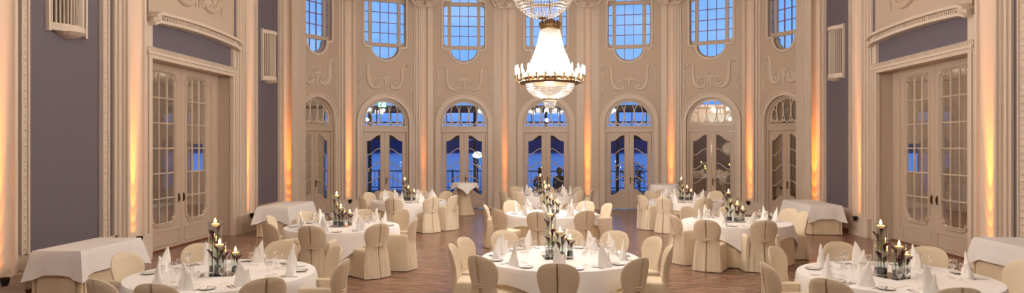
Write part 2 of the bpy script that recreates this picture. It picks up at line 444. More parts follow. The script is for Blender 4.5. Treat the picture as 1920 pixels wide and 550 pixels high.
# ------------------------------------------------------------------ pilasters
TRN = [0]
def trim(loc, rz):
    TRN[0] += 1
    return empty('trim_%d' % TRN[0], (*loc, 0), rz, kind='structure')
def prof(w, cw, dp):
    """half-profile (x, y): fillets stepping out to the ridge, then a hollow channel"""
    h = w / 2
    L_ = [(-h, .12), (-h, -.05), (-h + .14 * h, -.05), (-h + .14 * h, -.05 - dp * .3), (-h + .30 * h, -.05 - dp * .3), (-h + .30 * h, -.05 - dp * .62), (-cw / 2 - .13 * h, -.05 - dp * .62), (-cw / 2 - .13 * h, -.05 - dp)]
    L_.append((-cw / 2, -.05 - dp))
    n = 10; base = -.05 - dp * .28
    ch = [(cw / 2 * math.cos(PI + PI * k / n), -.05 - dp + (dp * .72) * abs(math.sin(PI * k / n)) ** .6) for k in range(1, n)]
    R_ = [(-x, y) for x, y in L_[::-1]]
    return L_ + ch + R_
def capital(par, w, z, dp):
    m = MB()
    for q in (-1, 1):
        m.tube([(q * x, -.1 - dp, zz) for x, zz in spiral(w * .34, z + .34, w * .26, .03, 1.7, -PI / 2, 34, 1)], .045, 8, flat=1.3)
        m.ico((q * w * .2, -.1 - dp, z + .14), .17, (w * .95, .6, .8), 2)
        m.ico((q * w * .40, -.06 - dp, z + .36), .15, (w, .7, 1), 2)
        for k in range(5):
            a = -.9 + k * .45
            m.tube([(q * w * .22, -.2 - dp, z + .12), (q * (w * .22 + .13 * math.sin(a)), -.24 - dp, z + .08 + .1 * math.cos(a)), (q * (w * .22 + .2 * math.sin(a)), -.19 - dp, z + .1 + .22 * math.cos(a))], .02, 6, rs=[.015, .028, .012])
        m.tube([(q * (.02 + w * .25 * (1 - math.cos(PI * k / 8)) ), -.2 - dp, z + .06 - .06 * math.sin(PI * k / 8) + (.12 * (k / 8) ** 2)) for k in range(9)], .026, 6)
    m.box(-w * .62, w * .62, -.22 - dp, .1, z + .62, z + .75)
    m.box(-w * .68, w * .68, -.28 - dp, .1, z + .75, z + .86)
    m.build('capital', CREAM, par, smooth=True)
UPN = []
UPB = ((.18, 30, 1.7), (.5, 17, 14), (1.0, 9, 105), (1.9, 5.5, 760), (2.9, 4, 900))
def pilaster(loc, rz, w=.8, cw=.27, dp=.2, zb=.43, glow=1.0, lab='', sideways=0, hi=7.2):
    t = trim(loc, rz)
    MB().prism(prof(w, cw, dp), zb, hi + .7).build('fluted_shaft', CREAM, t, smooth=True, angle=30)
    MB().box(-w / 2 - .015, w / 2 + .015, -dp - .02, .12, 0, zb - .03).box(-w / 2 - .025, w / 2 + .025, -dp - .03, .12, zb - .03, zb).box(-w / 2 - .025, w / 2 + .025, -dp - .03, .12, 0, .08).build('plinth', CREAM, t)
    capital(t, w, hi, dp)
    if glow:
        u = empty('uplight', (*loc, zb), rz, label='small dark uplight below the amber-lit pilaster, ' + lab, cat='uplight', group='amber uplights')
        yy = -dp - .05
        b = MB().lathe([(0, -.10), (.035, -.10), (.05, -.06), (.062, .015), (.056, .02), (.05, -.01), (0, -.012)], 16, (0, yy - .04, 0))
        b.box(-.012, .012, yy - .04, -dp - .05, -.09, -.06).build('housing', IRON, u, smooth=True)
        MB().lathe([(0, -.008), (.045, -.008)], 16, (0, yy - .04, 0)).build('lens', UPL, u)
        UPN.append((u, yy - .04, dp, glow))
        amber = (1, .28, .01)
        D_ = .17; ly = -.05 - .28 * dp - D_
        for hh, half, W_ in UPB:
            th_ = math.atan2(D_, hh)
            light('uplight_beam', 'SPOT', (0, ly, .03), W_ * glow, amber, u, spot_size=math.radians(2 * half), spot_blend=.75, shadow_soft_size=.008, aim=(0, math.sin(th_), math.cos(th_)))
    return t
names = ['between first and second bays', 'between second and third bays', 'left of the middle bay', 'right of the middle bay', 'between fifth and sixth bays', 'between sixth and last bays']
glows = [1.1, .30, .45, 1.0, .85, 1.15]
for k in range(1, 7):
    r0 = frame_of(k - 1)[1]; r1 = frame_of(k)[1]
    w_ = .80 if k in (2, 3, 4, 5) else .74
    pilaster(V[k], (r0 + r1) / 2, w=w_, dp=.2, glow=glows[k - 1], lab=names[k - 1])

# ------------------------------------------------------------------ side walls
YC = 14.65
def side(sd):
    """sd=-1 left, +1 right; local frame: x to the right as seen from inside, y outwards"""
    rz = PI / 2 if sd < 0 else -PI / 2
    nm = 'left' if sd < 0 else 'right'
    def u(y): return (y - YC) * (1 if sd < 0 else -1)
    def box(m, ya, yb, y0, y1, z0, z1):
        a, b = sorted((u(ya), u(yb))); m.box(a, b, y0, y1, z0, z1)
    O = (sd * XW, YC)
    w = empty('wall_' + nm, (*O, 0), rz, kind='structure')
    ya, yb = sorted((u(Y0 - .3), u(20.5)))
    a, b = sorted((u(12.88), u(16.42)))
    MB().plate([(ya, 0), (a, 0), (a, 4.05), (b, 4.05), (b, 0), (yb, 0), (yb, HT), (ya, HT)], [], 0, .3).build('wall_surface', GREY, w)
    c = MB()
    # dado, cream field above pediment, architraves, framed strips beside the pilasters
    for p, q in ((Y0, 12.88), (16.42, 20.2)):
        box(c, p, q, -.03, 0, 0, .58); box(c, p, q, -.05, 0, .56, .62)
    c.plate([(a - .05, 4.88)] + [(a + (b - a) * k / 20, 4.93 + .06 * math.sin(PI * k / 20)) for k in range(21)] + [(b + .05, 4.88), (b + .05, HT - .6), (a - .05, HT - .6)], [], -.04, 0)
    box(c, Y0, 20.2, -.30, 0, 8.2, 8.5); box(c, Y0, 20.2, -.4, 0, 8.5, 8.7)
    c.build('plaster_field', CREAM_W, w)
    f = MB()
    for p, q in ((12.72, 12.92), (16.38, 16.56)):
        box(f, p, q, -.07, .02, 0, 4.72)
    box(f, 12.76, 12.82, -.10, -.07, 0, 4.2); box(f, 16.46, 16.52, -.10, -.07, 0, 4.2)
    box(f, 12.72, 16.56, -.08, .02, 4.02, 4.10); box(f, 12.72, 16.56, -.12, .02, 4.10, 4.15)
    for k in range(96):
        y = 12.74 + k * 3.80 / 95; uu = u(y); f.box(uu - .012, uu + .012, -.09, .0, 4.15, 4.24 + .012 * (k % 2))
    f.build('door_architrave', CREAM, w)
    # carved strips
    s_ = MB()
    strips = ((11.42, 11.60), (17.66, 17.80), (9.58, 9.74), (19.34, 19.5))
    for p, q in strips:
        box(s_, p, q, -.05, 0, .6, 8.2); box(s_, p, p + .03, -.08, -.05, .6, 8.2); box(s_, q - .03, q, -.08, -.05, .6, 8.2)
        for k in range(62): s_.ico((u((p + q) / 2), -.055, .72 + k * .12), .036, (1, .6, 1.25), 1)
    s_.build('carved_moulding', CREAM, w, smooth=True)
    # pediment: ogee-ended segmental cornice with dentils
    def ped(o, z0, z1, ins):
        t = []
        for k in range(31):
            x = -1 + 2 * k / 30; e = abs(x)
            zz = .28 * (1 - x * x) ** .9 if e < .9 else 0
            t.append((x, zz))
        xx = lambda x: (a + b) / 2 + x * ((b - a) / 2 + .10 - ins)
        base = [(xx(-1), z0)] + [(xx(x * .9), z0 + .07 + .06 * (1 - x * x)) for x in [-1 + k / 10 for k in range(21)]] + [(xx(1), z0)]
        top = [(x, z + (z1 - z0)) for x, z in base]
        return base + top[::-1]
    pd = empty('trim_%d' % (51 + sd), (*O, 0), rz, kind='structure')
    pm = MB().plate(ped(0, 4.66, 4.72, 0), [], -.22, 0).plate(ped(0, 4.72, 4.83, .03), [], -.16, 0).plate(ped(0, 4.82, 4.88, 0), [], -.26, 0)
    for k in range(46):
        x = -.86 + 1.72 * k / 45; cx_ = (a + b) / 2 + x * ((b - a) / 2)
        z = 4.75 + .07 + .06 * (1 - (x / .9) ** 2)
        pm.box(cx_ - .018, cx_ + .018, -.195, -.15, z - .02, z + .05)
    pm.build('cornice', CREAM, pd)
    # plaster figures and garlands over the pediment
    rl = empty('trim_%d' % (61 + sd), (*O, 0), rz, kind='structure')
    m = MB(); um = (a + b) / 2
    m.tube([(um - .5 + .55 * math.cos(t), -.06, 6.0 + .6 * math.sin(t)) for t in [PI + PI * k / 14 for k in range(15)]], .06, 8, rs=[.03 + .05 * math.sin(PI * k / 14) for k in range(15)])
    m.tube([(um + .6 + .45 * math.cos(t), -.06, 5.95 + .5 * math.sin(t)) for t in [PI + PI * k / 14 for k in range(15)]], .06, 8, rs=[.03 + .04 * math.sin(PI * k / 14) for k in range(15)])
    rnd = random.Random(5)
    for k in range(70):
        x = um + rnd.uniform(-1.15, 1.2); z = 5.55 + rnd.uniform(-.12, .35) + .25 * abs(x - um) * .3
        m.ico((x, -.05, z), rnd.uniform(.03, .065), (1, .7, rnd.uniform(.8, 1.8)), 1)
    for x in (-1.1, -.05, .1, 1.15):
        m.tube([(um + x, -.05, 6.2), (um + x + .03, -.07, 5.8), (um + x, -.05, 5.4)], .03, 6, rs=[.03, .05, .012])
    m.build('garland', CREAM_W, rl, smooth=True)
    # reveal and door
    d = empty('door_%d' % (8 if sd < 0 else 9), (*O, 0), rz, kind='structure')
    yd = XD - XW
    j = MB().box(a, a + .015, -.005, yd + .06, 0, 4.05).box(b - .015, b, -.005, yd + .06, 0, 4.05).box(a, b, -.005, yd + .06, 4.035, 4.052)
    j.box(a - .3, a + .02, .3, yd + .06, 0, 4.4).box(b - .02, b + .3, .3, yd + .06, 0, 4.4).box(a - .3, b + .3, .3, yd + .06, 4.03, 4.4)
    j.build('door_frame', DOORP, d)
    um = (a + b) / 2
    for q in (-1, 1):
        x0, x1 = sorted((um + q * 1.34, um + q * 1.76))
        sp = MB().box(x0, x1, yd, yd + .04, .01, 4.04)
        for inn in (.05, .09):
            sp.tube([(x0 + inn, yd - .004, .25), (x1 - inn, yd - .004, .25), (x1 - inn, yd - .004, 3.85), (x0 + inn, yd - .004, 3.85)], .009, 5, closed=True)
        sp.build('side_panel', DOORP, d)
    for q in (-1, 1):
        x0, x1 = sorted((um + q * .005, um + q * 1.33))
        ga, gb = sorted((um + q * .22, um + q * 1.13)); g0, g1 = .58, 3.84; r = .13
        def notch(e):
            A, B, C_, D_ = ga - e, gb + e, g0 - e, g1 + e
            p = []
            p += [(A + .22, C_)] + [(B - .22, C_)] + [(B - .10, C_ + .03), (B - .09, C_ + .09), (B - .03, C_ + .12), (B, C_ + .24)]
            p += [(B, D_ - .24), (B - .03, D_ - .12), (B - .09, D_ - .09), (B - .10, D_ - .03), (B - .22, D_)]
            p += [(A + .22, D_), (A + .10, D_ - .03), (A + .09, D_ - .09), (A + .03, D_ - .12), (A, D_ - .24)]
            p += [(A, C_ + .24), (A + .03, C_ + .12), (A + .09, C_ + .09), (A + .10, C_ + .03)]
            return p
        lf = MB().plate([(x0, .01), (x1, .01), (x1, 4.04), (x0, 4.04)], [notch(0)], yd - .02, yd + .03)
        lf.tube([(x, yd - .025, z) for x, z in notch(.045)], .026, 6, closed=True)
        lf.tube([(x, yd - .025, z) for x, z in notch(.0)], .016, 6, closed=True)
        lf.tube([(x0 + .12, yd - .025, .12), (x1 - .12, yd - .025, .12), (x1 - .12, yd - .025, .42), (x0 + .12, yd - .025, .42)], .012, 5, closed=True)
        L_ = lf.build('door_leaf', DOORP, d, smooth=True, angle=35)
        mu = MB()
        for k in (1, 2):
            x = ga + (gb - ga) * k / 3; mu.box(x - .016, x + .016, yd - .01, yd + .02, g0, g1)
            for n in range(7):
                z = g0 + (g1 - g0) * n / 6
                mu.ico((x, yd - .005, z), .034, (.8, .5, 1.3), 1)
        for n in range(1, 6):
            z = g0 + (g1 - g0) * n / 6; mu.box(ga, gb, yd - .01, yd + .02, z - .013, z + .013)
        mu.build('muntin', DOORP, L_)
        MB().plate(notch(0), [], yd + .005, yd + .01).build('door_pane', DPANE, L_)
        hx = um + q * .10
        MB().box(hx - .02, hx + .02, yd - .035, yd - .02, 1.0, 1.2).box(hx - .008, hx + .008, yd - .06, yd - .035, 1.04, 1.16).build('door_handle', BRASS, L_)
    # vents
    for y, tx in ((18.62, 'far'), (10.6, 'near')):
        v = empty('wall_vent', (sd * XW, y, 0), rz, label='cream bow-fronted louvred wall vent high on the grey panel, %s %s' % (tx, nm), cat='wall vent', group='bow-fronted wall vents')
        W_ = .40
        def bow(x, dpt): return -dpt * math.cos(x / W_ * PI / 2) - .03
        hs = MB()
        for z0, z1, e in ((4.12, 4.24, .03), (5.44, 5.54, .04)):
            hs.prism([(-W_ - e, 0)] + [(x * (W_ + e), bow(x * W_, .17 + e)) for x in [-1 + k / 8 for k in range(17)]] + [(W_ + e, 0)], z0, z1)
        hs.lathe([(0, -.10), (.1, -.085), (.2, -.05), (.27, 0)], 16, (0, -.02, 4.13))
        hs.box(-W_ - .05, -W_ + .0, -.06, 0, 4.1, 5.56).box(W_, W_ + .05, -.06, 0, 4.1, 5.56)
        hs.build('housing', CREAM, v)
        lm = MB()
        for k in range(15):
            x = -W_ + .035 + k * (2 * W_ - .07) / 14
            lm.box(x - .008, x + .008, bow(x, .16) + .0, bow(x, .16) + .03, 4.2, 5.46)
        lm.build('louvre', CREAM, v)
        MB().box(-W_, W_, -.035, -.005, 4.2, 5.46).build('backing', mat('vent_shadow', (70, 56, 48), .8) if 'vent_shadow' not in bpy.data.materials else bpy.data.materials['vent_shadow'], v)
    # pilasters with uplights
    pilaster((sd * XW, 12.25), rz, w=.94, cw=.46, dp=.13, zb=.52, glow=1.5, lab='near side of the %s wall door' % nm)
    pilaster((sd * XW, 17.12), rz, w=.94, cw=.42, dp=.13, zb=.47, glow=1.35, lab='far side of the %s wall door' % nm)
    pilaster((sd * XW, 9.1), rz, w=.86, cw=.46, dp=.13, zb=.36, glow=1.5, lab='nearest end of the %s wall' % nm)
    # corner pillar of the apse
    pz = 0
    t = pilaster((sd * (XW - .20), 19.78), 0, w=.56, cw=.24, dp=.14, zb=.5, glow=.9 if sd < 0 else 1.2, lab='corner pillar at the %s end of the apse' % nm)
    MB().box(-.272 - (.1 if sd < 0 else 0), .272 + (.1 if sd > 0 else 0), .121, .6, 0, 8.2).build('pillar_core', CREAM, t)
    # wooden skirting
    k = MB()
    for p, q in ((Y0, 8.6), (9.6, 11.7), (12.75, 12.9), (17.65, 19.5)): box(k, p, q, -.06, -.02, 0, .07)
    box(k, 12.88, 16.42, yd - .04, yd - .025, 0, .035)
    k.build('baseboard_' + nm, WOODSK, w, kind=None)
    # adjoining room
    R = 'side_room_' + nm
    X0, X1 = sd * (XD + .08), sd * 14.4
    xa, xb = sorted((X0, X1))
    MB().box(xa, xb, 7.8, 8, 0, 4.6).build('wall_%s_room_near' % nm, CREAM_W, kind='structure')
    MB().box(X1 - .1, X1 + .1, 8, 25, 0, 4.6).build('wall_%s_room_side' % nm, CREAM_W, kind='structure')
    MB().box(xa, xb, 7.8, 25.2, 4.6, 4.7).build('ceiling_%s_room' % nm, CEIL, kind='structure')
    far = MB()
    xs0 = sorted((sd * 8.5, sd * 14.4))
    hol = []
    for k in range(4):
        cxh = xs0[0] + .9 + k * 1.35
        hol.append([(cxh - .26, 1.3), (cxh + .26, 1.3), (cxh + .26, 2.35), (cxh - .26, 2.35)])
    far.plate([(xs0[0], 0), (xs0[1], 0), (xs0[1], 4.6), (xs0[0], 4.6)], hol, 25, 25.2)
    far.build('wall_%s_room_far' % nm, CREAM_W, kind='structure')
side(-1); side(1)

# ------------------------------------------------------------------ veranda and outside
MB().prism([(-12.4, 24.9), (-4.5, 24.9), (4.5, 24.9), (12.4, 24.9), (12.4, 28.4), (-12.4, 28.4)], 3.7, 3.8).build('ceiling_veranda', VER, kind='structure')
ver = MB()
for x in [-12 + k * 1.5 for k in range(17)]:
    ver.box(x - .06, x + .06, 27.9, 28.05, 0, 3.7)
for k in range(40): ver.box(-12 + k * .6 - .015, -12 + k * .6 + .015, 27.94, 28.0, 2.95, 3.7)
ver.box(-12.4, 12.4, 27.86, 28.08, 2.55, 2.95).box(-12.4, 12.4, 27.9, 28.05, 0, .12).box(-12.4, 12.4, 27.93, 28.02, 3.25, 3.3)
ver.build('wall_veranda', DARKW, kind='structure')
# partition behind the two right-hand bays: a corridor with pale walls
MB().plate([(4.6, 0), (12.4, 0), (12.4, 3.7), (4.6, 3.7)], [], 25.6, 25.7).build('wall_corridor', mat('corridor_wall', (170, 150, 130), .8), kind='structure')
MB().box(-60, 60, 28.4, 36, -.5, -.12).build('floor_terrace', TERR, kind='structure')
MB().box(-700, 700, 36.2, 2500, -6.2, -6).build('sea', SEA, kind='structure')
hl = MB(); rnd = random.Random(3)
pts = [(-700, -6)] + [(-700 + k * 35, 6 + 14 * abs(math.sin(k * .37)) + rnd.uniform(0, 5)) for k in range(41)] + [(700, -6)]
hl.plate(pts, [], 900, 960).build('hills', mat('far_hills', (40, 58, 100), .9), kind='structure')
rail = empty('balustrade', (0, 35.6, -.12), label='pale terrace balustrade beyond the veranda windows, above the water', cat='railing')
rb = MB().box(-16, 16, -.05, .05, 1.0, 1.08).box(-16, 16, -.04, .04, .12, .18)
rb.build('rail', mat('pale_iron', (120, 130, 150), .5), rail)
for k in range(16): MB().box(-15 + k * 2 - .06, -15 + k * 2 + .06, -.06, .06, 0, 1.12).build('post', bpy.data.materials['pale_iron'], rail)
b0 = MB().box(-.012, .012, -.012, .012, .15, 1.02).build('baluster', bpy.data.materials['pale_iron'], rail); b0.location.x = -12.25
for k in range(1, 98): b1 = b0.copy(); COL.objects.link(b1); b1.location.x = -12.25 + k * .25

# globe lamp seen through third door
lp = empty('terrace_lamp', (-2.75, 26.6, 0), label='glowing mushroom-shaped lamp on a post behind third door from the left', cat='lamp')
MB().lathe([(0, 0), (.18, 0), (.18, .03), (.035, .06), (.03, 1.8), (0, 1.8)], 16).build('post', IRON, lp, smooth=True)
MB().lathe([(.05, 1.78), (.19, 1.84), (.2, 1.92), (.12, 2.02), (0, 2.05)], 20).build('shade', LAMPSH, lp, smooth=True)
# exit sign in fanlight of the second bay
c, rz, L = frame_of(1)
ex = empty('exit_sign', (c.x, c.y, 0), rz, label='green and white lit exit sign hanging behind the fanlight, second bay', cat='exit sign')
MB().box(-.15, .15, .5, .54, 3.66, 3.84).build('housing', EXITG, ex)
g = MB().box(-.125, .125, .49, .5, 3.675, 3.825); g.build('face', EXITW, ex)
pic = MB().plate([(.02, 3.74), (.07, 3.74), (.07, 3.715), (.105, 3.75), (.07, 3.785), (.07, 3.76), (.02, 3.76)], [], .486, .49)
pic.plate([(-.09, 3.69), (-.065, 3.69), (-.05, 3.73), (-.03, 3.70), (-.01, 3.70), (-.035, 3.755), (-.03, 3.79), (-.06, 3.79), (-.085, 3.75)], [], .486, .49).lathe([(0, -.012), (.012, 0), (0, .012)], 8, (-.04, .488, 3.805))
pic.build('pictogram', EXITG, ex)
MB().tube([(0, .52, 3.84), (0, .52, 3.72)], .008, 6).build('hanger', IRON, ex)
# pendant bowl lamp in the sixth bay corridor
c, rz, L = frame_of(5)
pn = empty('pendant_lamp', (c.x + .5, c.y + 1.2, 0), rz, label='lit bowl-shaped pendant lamp behind the sixth fanlight', cat='pendant lamp')
MB().lathe([(0, 3.12), (.2, 3.14), (.38, 3.24), (.46, 3.38), (.44, 3.38), (.36, 3.26), (0, 3.17)], 28).build('bowl', emit('bowl_glow', (255, 225, 185), .9), pn, smooth=True)
MB().tube([(0, 0, 3.2), (0, 0, 3.7)], .012, 6).build('rod', BRASS, pn)
light('pendant_light', 'POINT', (c.x + .5, c.y + 1.2, 3.5), 130, (1, .8, .6), shadow_soft_size=.1)

light('corridor_fill', 'POINT', (6.6, 24.4, 2.2), 45, (1, .86, .72), shadow_soft_size=.2)  # added fill without a fixture, brightens the mirrored doors
# seated people behind the middle doors
def person(x, y, rz, lab, hair):
    p = empty('person', (x, y, 0), rz, label=lab, cat='person')
    vs = [(0, 0, .52), (0, -.02, .72), (0, -.01, .95), (0, .0, 1.06), (0, .01, 1.13), (0, .03, 1.22), (0, .035, 1.30),
          (.18, 0, 1.0), (.24, .05, .76), (.16, .27, .70), (-.18, 0, 1.0), (-.24, .05, .76), (-.16, .27, .70),
          (.10, .02, .50), (.13, .42, .52), (.13, .45, .08), (.13, .58, .04), (-.10, .02, .50), (-.13, .42, .52), (-.13, .45, .08), (-.13, .58, .04), (.08, .34, .70), (-.08, .34, .70)]
    ed = [(0, 1), (1, 2), (2, 3), (3, 4), (4, 5), (5, 6), (3, 7), (7, 8), (8, 9), (3, 10), (10, 11), (11, 12), (0, 13), (13, 14), (14, 15), (15, 16), (0, 17), (17, 18), (18, 19), (19, 20), (9, 21), (12, 22)]
    rr = [.15, .13, .15, .10, .055, .085, .075, .075, .05, .035, .075, .05, .035, .09, .075, .05, .04, .09, .075, .05, .04, .03, .03]
    me = bpy.data.meshes.new('body'); me.from_pydata(vs, ed, []); me.materials.append(CLOTHD)
    o = bpy.data.objects.new('body', me); COL.objects.link(o); o.parent = p
    m = o.modifiers.new('s', 'SKIN'); m.use_smooth_shade = True
    for i, q in enumerate(rr): me.skin_vertices[0].data[i].radius = (q, q)
    me.skin_vertices[0].data[0].use_root = True
    sb = o.modifiers.new('d', 'SUBSURF'); sb.levels = 1; sb.render_levels = 2
    h = MB().ico((0, -.0, 1.30), .13, (1, 1.05, 1.12), 3); h.build('hair', hair, p, smooth=True)
    st = empty('veranda_chair', (x, y, 0), rz, label='dark bistro chair under ' + lab.split(' seated')[0] + ' seated with back to the ballroom' if False else 'dark veranda chair beneath the ' + lab.split(',')[0], cat='chair')
    MB().box(-.2, .2, -.18, .22, .38, .42).build('seat', DARKW, st)
    for a_, b_ in ((-.18, -.16), (.18, -.16), (-.18, .2), (.18, .2)): MB().box(a_ - .018, a_ + .018, b_ - .018, b_ + .018, 0, .38).build('leg', DARKW, st)
    MB().box(-.2, .2, -.24, -.21, .42, .85).build('backrest', DARKW, st)
person(-.22, 26.0, .2, 'person in dark clothes left of the handle, behind the middle door', HAIR)
person(.52, 25.8, -.25, 'person in dark clothes right of the handle, behind the middle door', HAIR)
person(1.12, 26.4, .25, 'person in dark clothes at the right edge, behind the middle door', HAIR)
# shrubs on the terrace
def shrub(x, y, h, r, lab, sd):
    rnd = random.Random(sd)
    p = empty('potted_shrub', (x, y, -.12), label=lab, cat='plant')
    MB().lathe([(0, 0), (.22, 0), (.3, .4), (.27, .4), (0, .36)], 16).build('pot', DARKW, p)
    MB().tube([(0, 0, .3), (.02, 0, h * .6)], .03, 6).build('stem', DARKW, p)
    m = MB()
    for k in range(260):
        v = Vector((rnd.gauss(0, 1), rnd.gauss(0, 1), rnd.gauss(0, 1))).normalized() * r * rnd.uniform(.4, 1)
        c_ = Vector((v.x, v.y, h * .65 + v.z * h * .4 / r * .8)); a = rnd.uniform(0, 6.28); l = .12
        d1 = Vector((math.cos(a), math.sin(a), rnd.uniform(-.5, .5))) * l; d2 = Vector((-math.sin(a), math.cos(a), rnd.uniform(-.4, .4))) * l * .4
        q = [m.b.verts.new(c_ + w_) for w_ in (-d1, d2, d1, -d2)]; m.b.faces.new(q)
    m.build('foliage', LEAF, p)
shrub(3.55, 27.2, 1.9, .5, 'dark bushy potted shrub behind the fifth door, right leaf', 1)
shrub(-2.2, 30, 1.7, .6, 'dark rounded potted shrub on the terrace behind third door', 2)
shrub(-5.2, 31, 1.5, .5, 'dark low potted shrub on the terrace behind second door', 4)

# ------------------------------------------------------------------ chandeliers
def strands(m, prof_r, z0, z1, n, k, rx, rz_, jit=0):
    for i in range(n):
        a = 2 * PI * i / n
        for j in range(k):
            t = (j + .5) / k; z = z0 + (z1 - z0) * t; r = prof_r(t)
            m.octa((r * math.cos(a + jit * j), r * math.sin(a + jit * j), z), rx, rz_)
def chandelier(x, y, lab, full=True):
    c = empty('chandelier', (x, y, 0), label=lab, cat='chandelier')
    m = MB().lathe([(.56, 3.66), (.66, 3.66), (.69, 3.70), (.66, 3.74), (.68, 3.78), (.64, 3.80), (.6, 3.80), (.56, 3.66)], 48)
    for k in range(32):
        a = 2 * PI * k / 32; m.ico((.675 * math.cos(a), .675 * math.sin(a), 3.75), .03, (1, 1, .8), 1)
    m.build('gilt_ring', BRASS, c, smooth=True)
    m = MB().lathe([(.21, 4.86), (.23, 4.90), (.21, 4.96), (.22, 5.0), (.17, 5.06), (.12, 5.08), (.06, 5.14), (.03, 5.2), (0, 5.2)], 28)
    for k in range(12):
        a = 2 * PI * k / 12; m.tube([(.22 * math.cos(a), .22 * math.sin(a), 4.95), (.24 * math.cos(a), .24 * math.sin(a), 5.03), (.18 * math.cos(a), .18 * math.sin(a), 5.09)], .018, 5)
    m.build('crown', BRASS, c, smooth=True)
    b = MB(); f = lambda t: .60 - .38 * t - .05 * math.sin(PI * t)
    strands(b, f, 3.80, 4.88, 96, 36, .0105, .019)
    strands(b, lambda t: f(t) * .86, 3.82, 4.86, 60, 30, .008, .018)
    b.build('bead_cone', BEAD, c)
    b = MB()
    for j in range(13):
        t = j / 12; a = t * PI / 2 * .93; r = .55 * math.cos(a); z = 3.66 - .34 * math.sin(a)
        n = max(10, int(2 * PI * r / .034))
        for i in range(n): b.octa((r * math.cos(2 * PI * i / n + j * .1), r * math.sin(2 * PI * i / n + j * .1), z), .017, .017)
    b.build('bead_bowl', BEAD, c)
    b = MB().lathe([(.155, 3.30), (.165, 3.32), (.155, 3.34)], 24); b.build('gilt_collar', BRASS, c)
    b = MB(); strands(b, lambda t: .15 - .05 * (1 - t) ** 2, 3.13, 3.30, 30, 8, .010, .012); strands(b, lambda t: .02 + .08 * (1 - t), 3.12, 3.14, 10, 3, .012, .012)
    b.build('bead_drop', BEAD, c)
    MB().tube([(0, 0, 5.18), (0, 0, HT)], .014, 8).build('chain', BRASS, c)
    MB().lathe([(0, HT - .12), (.05, HT - .12), (.14, HT - .03), (.15, HT), (0, HT)], 20).build('ceiling_rose', BRASS, c, smooth=True)
    N = 24
    am = MB(); bm_ = MB(); first = None
    for k in range(N):
        a = 2 * PI * (k + .5) / N; ca, sa = math.cos(a), math.sin(a)
        P = lambda r, z: (r * ca, r * sa, z)
        if first is None:
            m = MB().tube([(.66, 0, 3.72), (.71, 0, 3.68), (.765, 0, 3.73), (.775, 0, 3.80)], .011, 6)
            m.lathe([(0, 0), (.022, 0), (.028, .04), (.018, .07), (0, .07)], 10, (.775, 0, 3.80))
            first = m.build('candle_arm', BRASS, c, smooth=True); first.rotation_euler.z = a
            b = MB().lathe([(0, 0), (.015, 0), (.016, .10), (.021, .13), (.016, .18), (0, .215)], 8, (.775, 0, 3.86))
            bb = b.build('candle_bulb', BULB, first, smooth=True)
        else:
            o = first.copy(); COL.objects.link(o); o.parent = c; o.rotation_euler.z = a
            o2 = bb.copy(); COL.objects.link(o2); o2.parent = o
    for k in range(6):
        a = 2 * PI * k / 6
        light('chandelier_light', 'POINT', (.86 * math.cos(a), .86 * math.sin(a), 4.05), CHE, (1, .91, .825), c, shadow_soft_size=.07)
    for z, e in ((4.1, 42), (4.5, 32), (3.58, 24)):
        light('chandelier_inner_light', 'POINT', (0, 0, z), e, (1, .93, .86), c, shadow_soft_size=.09)
    return c
CHE = 100
ch0 = chandelier(.055, 15.0, 'main crystal chandelier with ring of candle bulbs and bead cone')
# the nearer, higher one: only its deep bead bowl hangs into the view
def bowl_chandelier(x, y, z0, lab, e=95):
    c = empty('chandelier', (x, y, z0), label=lab, cat='chandelier')
    b = MB()
    for j in range(24):
        t = j / 23
        if t < .55:
            a = PI / 2 * (1 - t / .55 * .95); r = .46 * math.cos(a) + .01; z = .44 - .44 * math.sin(a)
        else: r = .46 + .16 * (t - .55); z = .44 + (t - .55) * .9
        n = 64 if r > .3 else max(8, int(2 * PI * r / .04))
        for i in range(n): b.octa((r * math.cos(2 * PI * i / n), r * math.sin(2 * PI * i / n), z), .0125, .0135)
    b.build('bead_bowl', BEAD, c)
    MB().lathe([(0, -.02), (.05, -.012), (.07, .01), (0, .02)], 16).build('base_button', BRASS, c, smooth=True)
    MB().lathe([(.52, .86), (.62, .86), (.64, .92), (.6, .98), (.52, .98), (.52, .86)], 40).build('gilt_ring', BRASS, c, smooth=True)
    b = MB(); strands(b, lambda t: .5 - .34 * t, .98, 2.3, 60, 40, .01, .018); b.build('bead_cone', BEAD, c)
    MB().lathe([(.18, 2.3), (.2, 2.36), (.12, 2.46), (0, 2.52)], 20).build('crown', BRASS, c, smooth=True)
    MB().tube([(0, 0, 2.5), (0, 0, HT - z0)], .014, 8).build('chain', BRASS, c)
    for k in range(20):
        a = 2 * PI * k / 20
        m = MB().lathe([(0, .95), (.02, .95), (.03, 1.02), (0, 1.02)], 8, (.72, 0, 0)).tube([(.62, 0, .92), (.72, 0, .96)], .01, 5).build('candle_arm', BRASS, c) if not k else m.copy()
        n = MB().lathe([(0, 1.02), (.012, 1.02), (.015, 1.14), (0, 1.2)], 8, (.72, 0, 0)).build('candle_bulb', BULB, m) if not k else n.copy()
        if k: COL.objects.link(m); COL.objects.link(n)
        m.parent = c; n.parent = m; m.rotation_euler.z = a
    for k in range(4):
        a = 2 * PI * (k + .5) / 4
        light('chandelier_light', 'POINT', (.85 * math.cos(a), .85 * math.sin(a), 1.2), e, (1, .91, .825), c, shadow_soft_size=.1)
    light('chandelier_inner_light', 'POINT', (0, 0, .5), 22, (1, .93, .86), c, shadow_soft_size=.08)
    return c
bowl_chandelier(-.1, 10.0, 4.18, 'nearer crystal chandelier of which only the rounded bead bowl shows, top centre')
bowl_chandelier(-4.2, 3.0, 4.9, 'unseen crystal chandelier added for light, towards the left wall', 75)  # out of view, put in as a light source for the near room
bowl_chandelier(4.2, 3.0, 4.9, 'unseen crystal chandelier added for light, towards the right wall', 75)  # its unseen counterpart, also added to light the near room
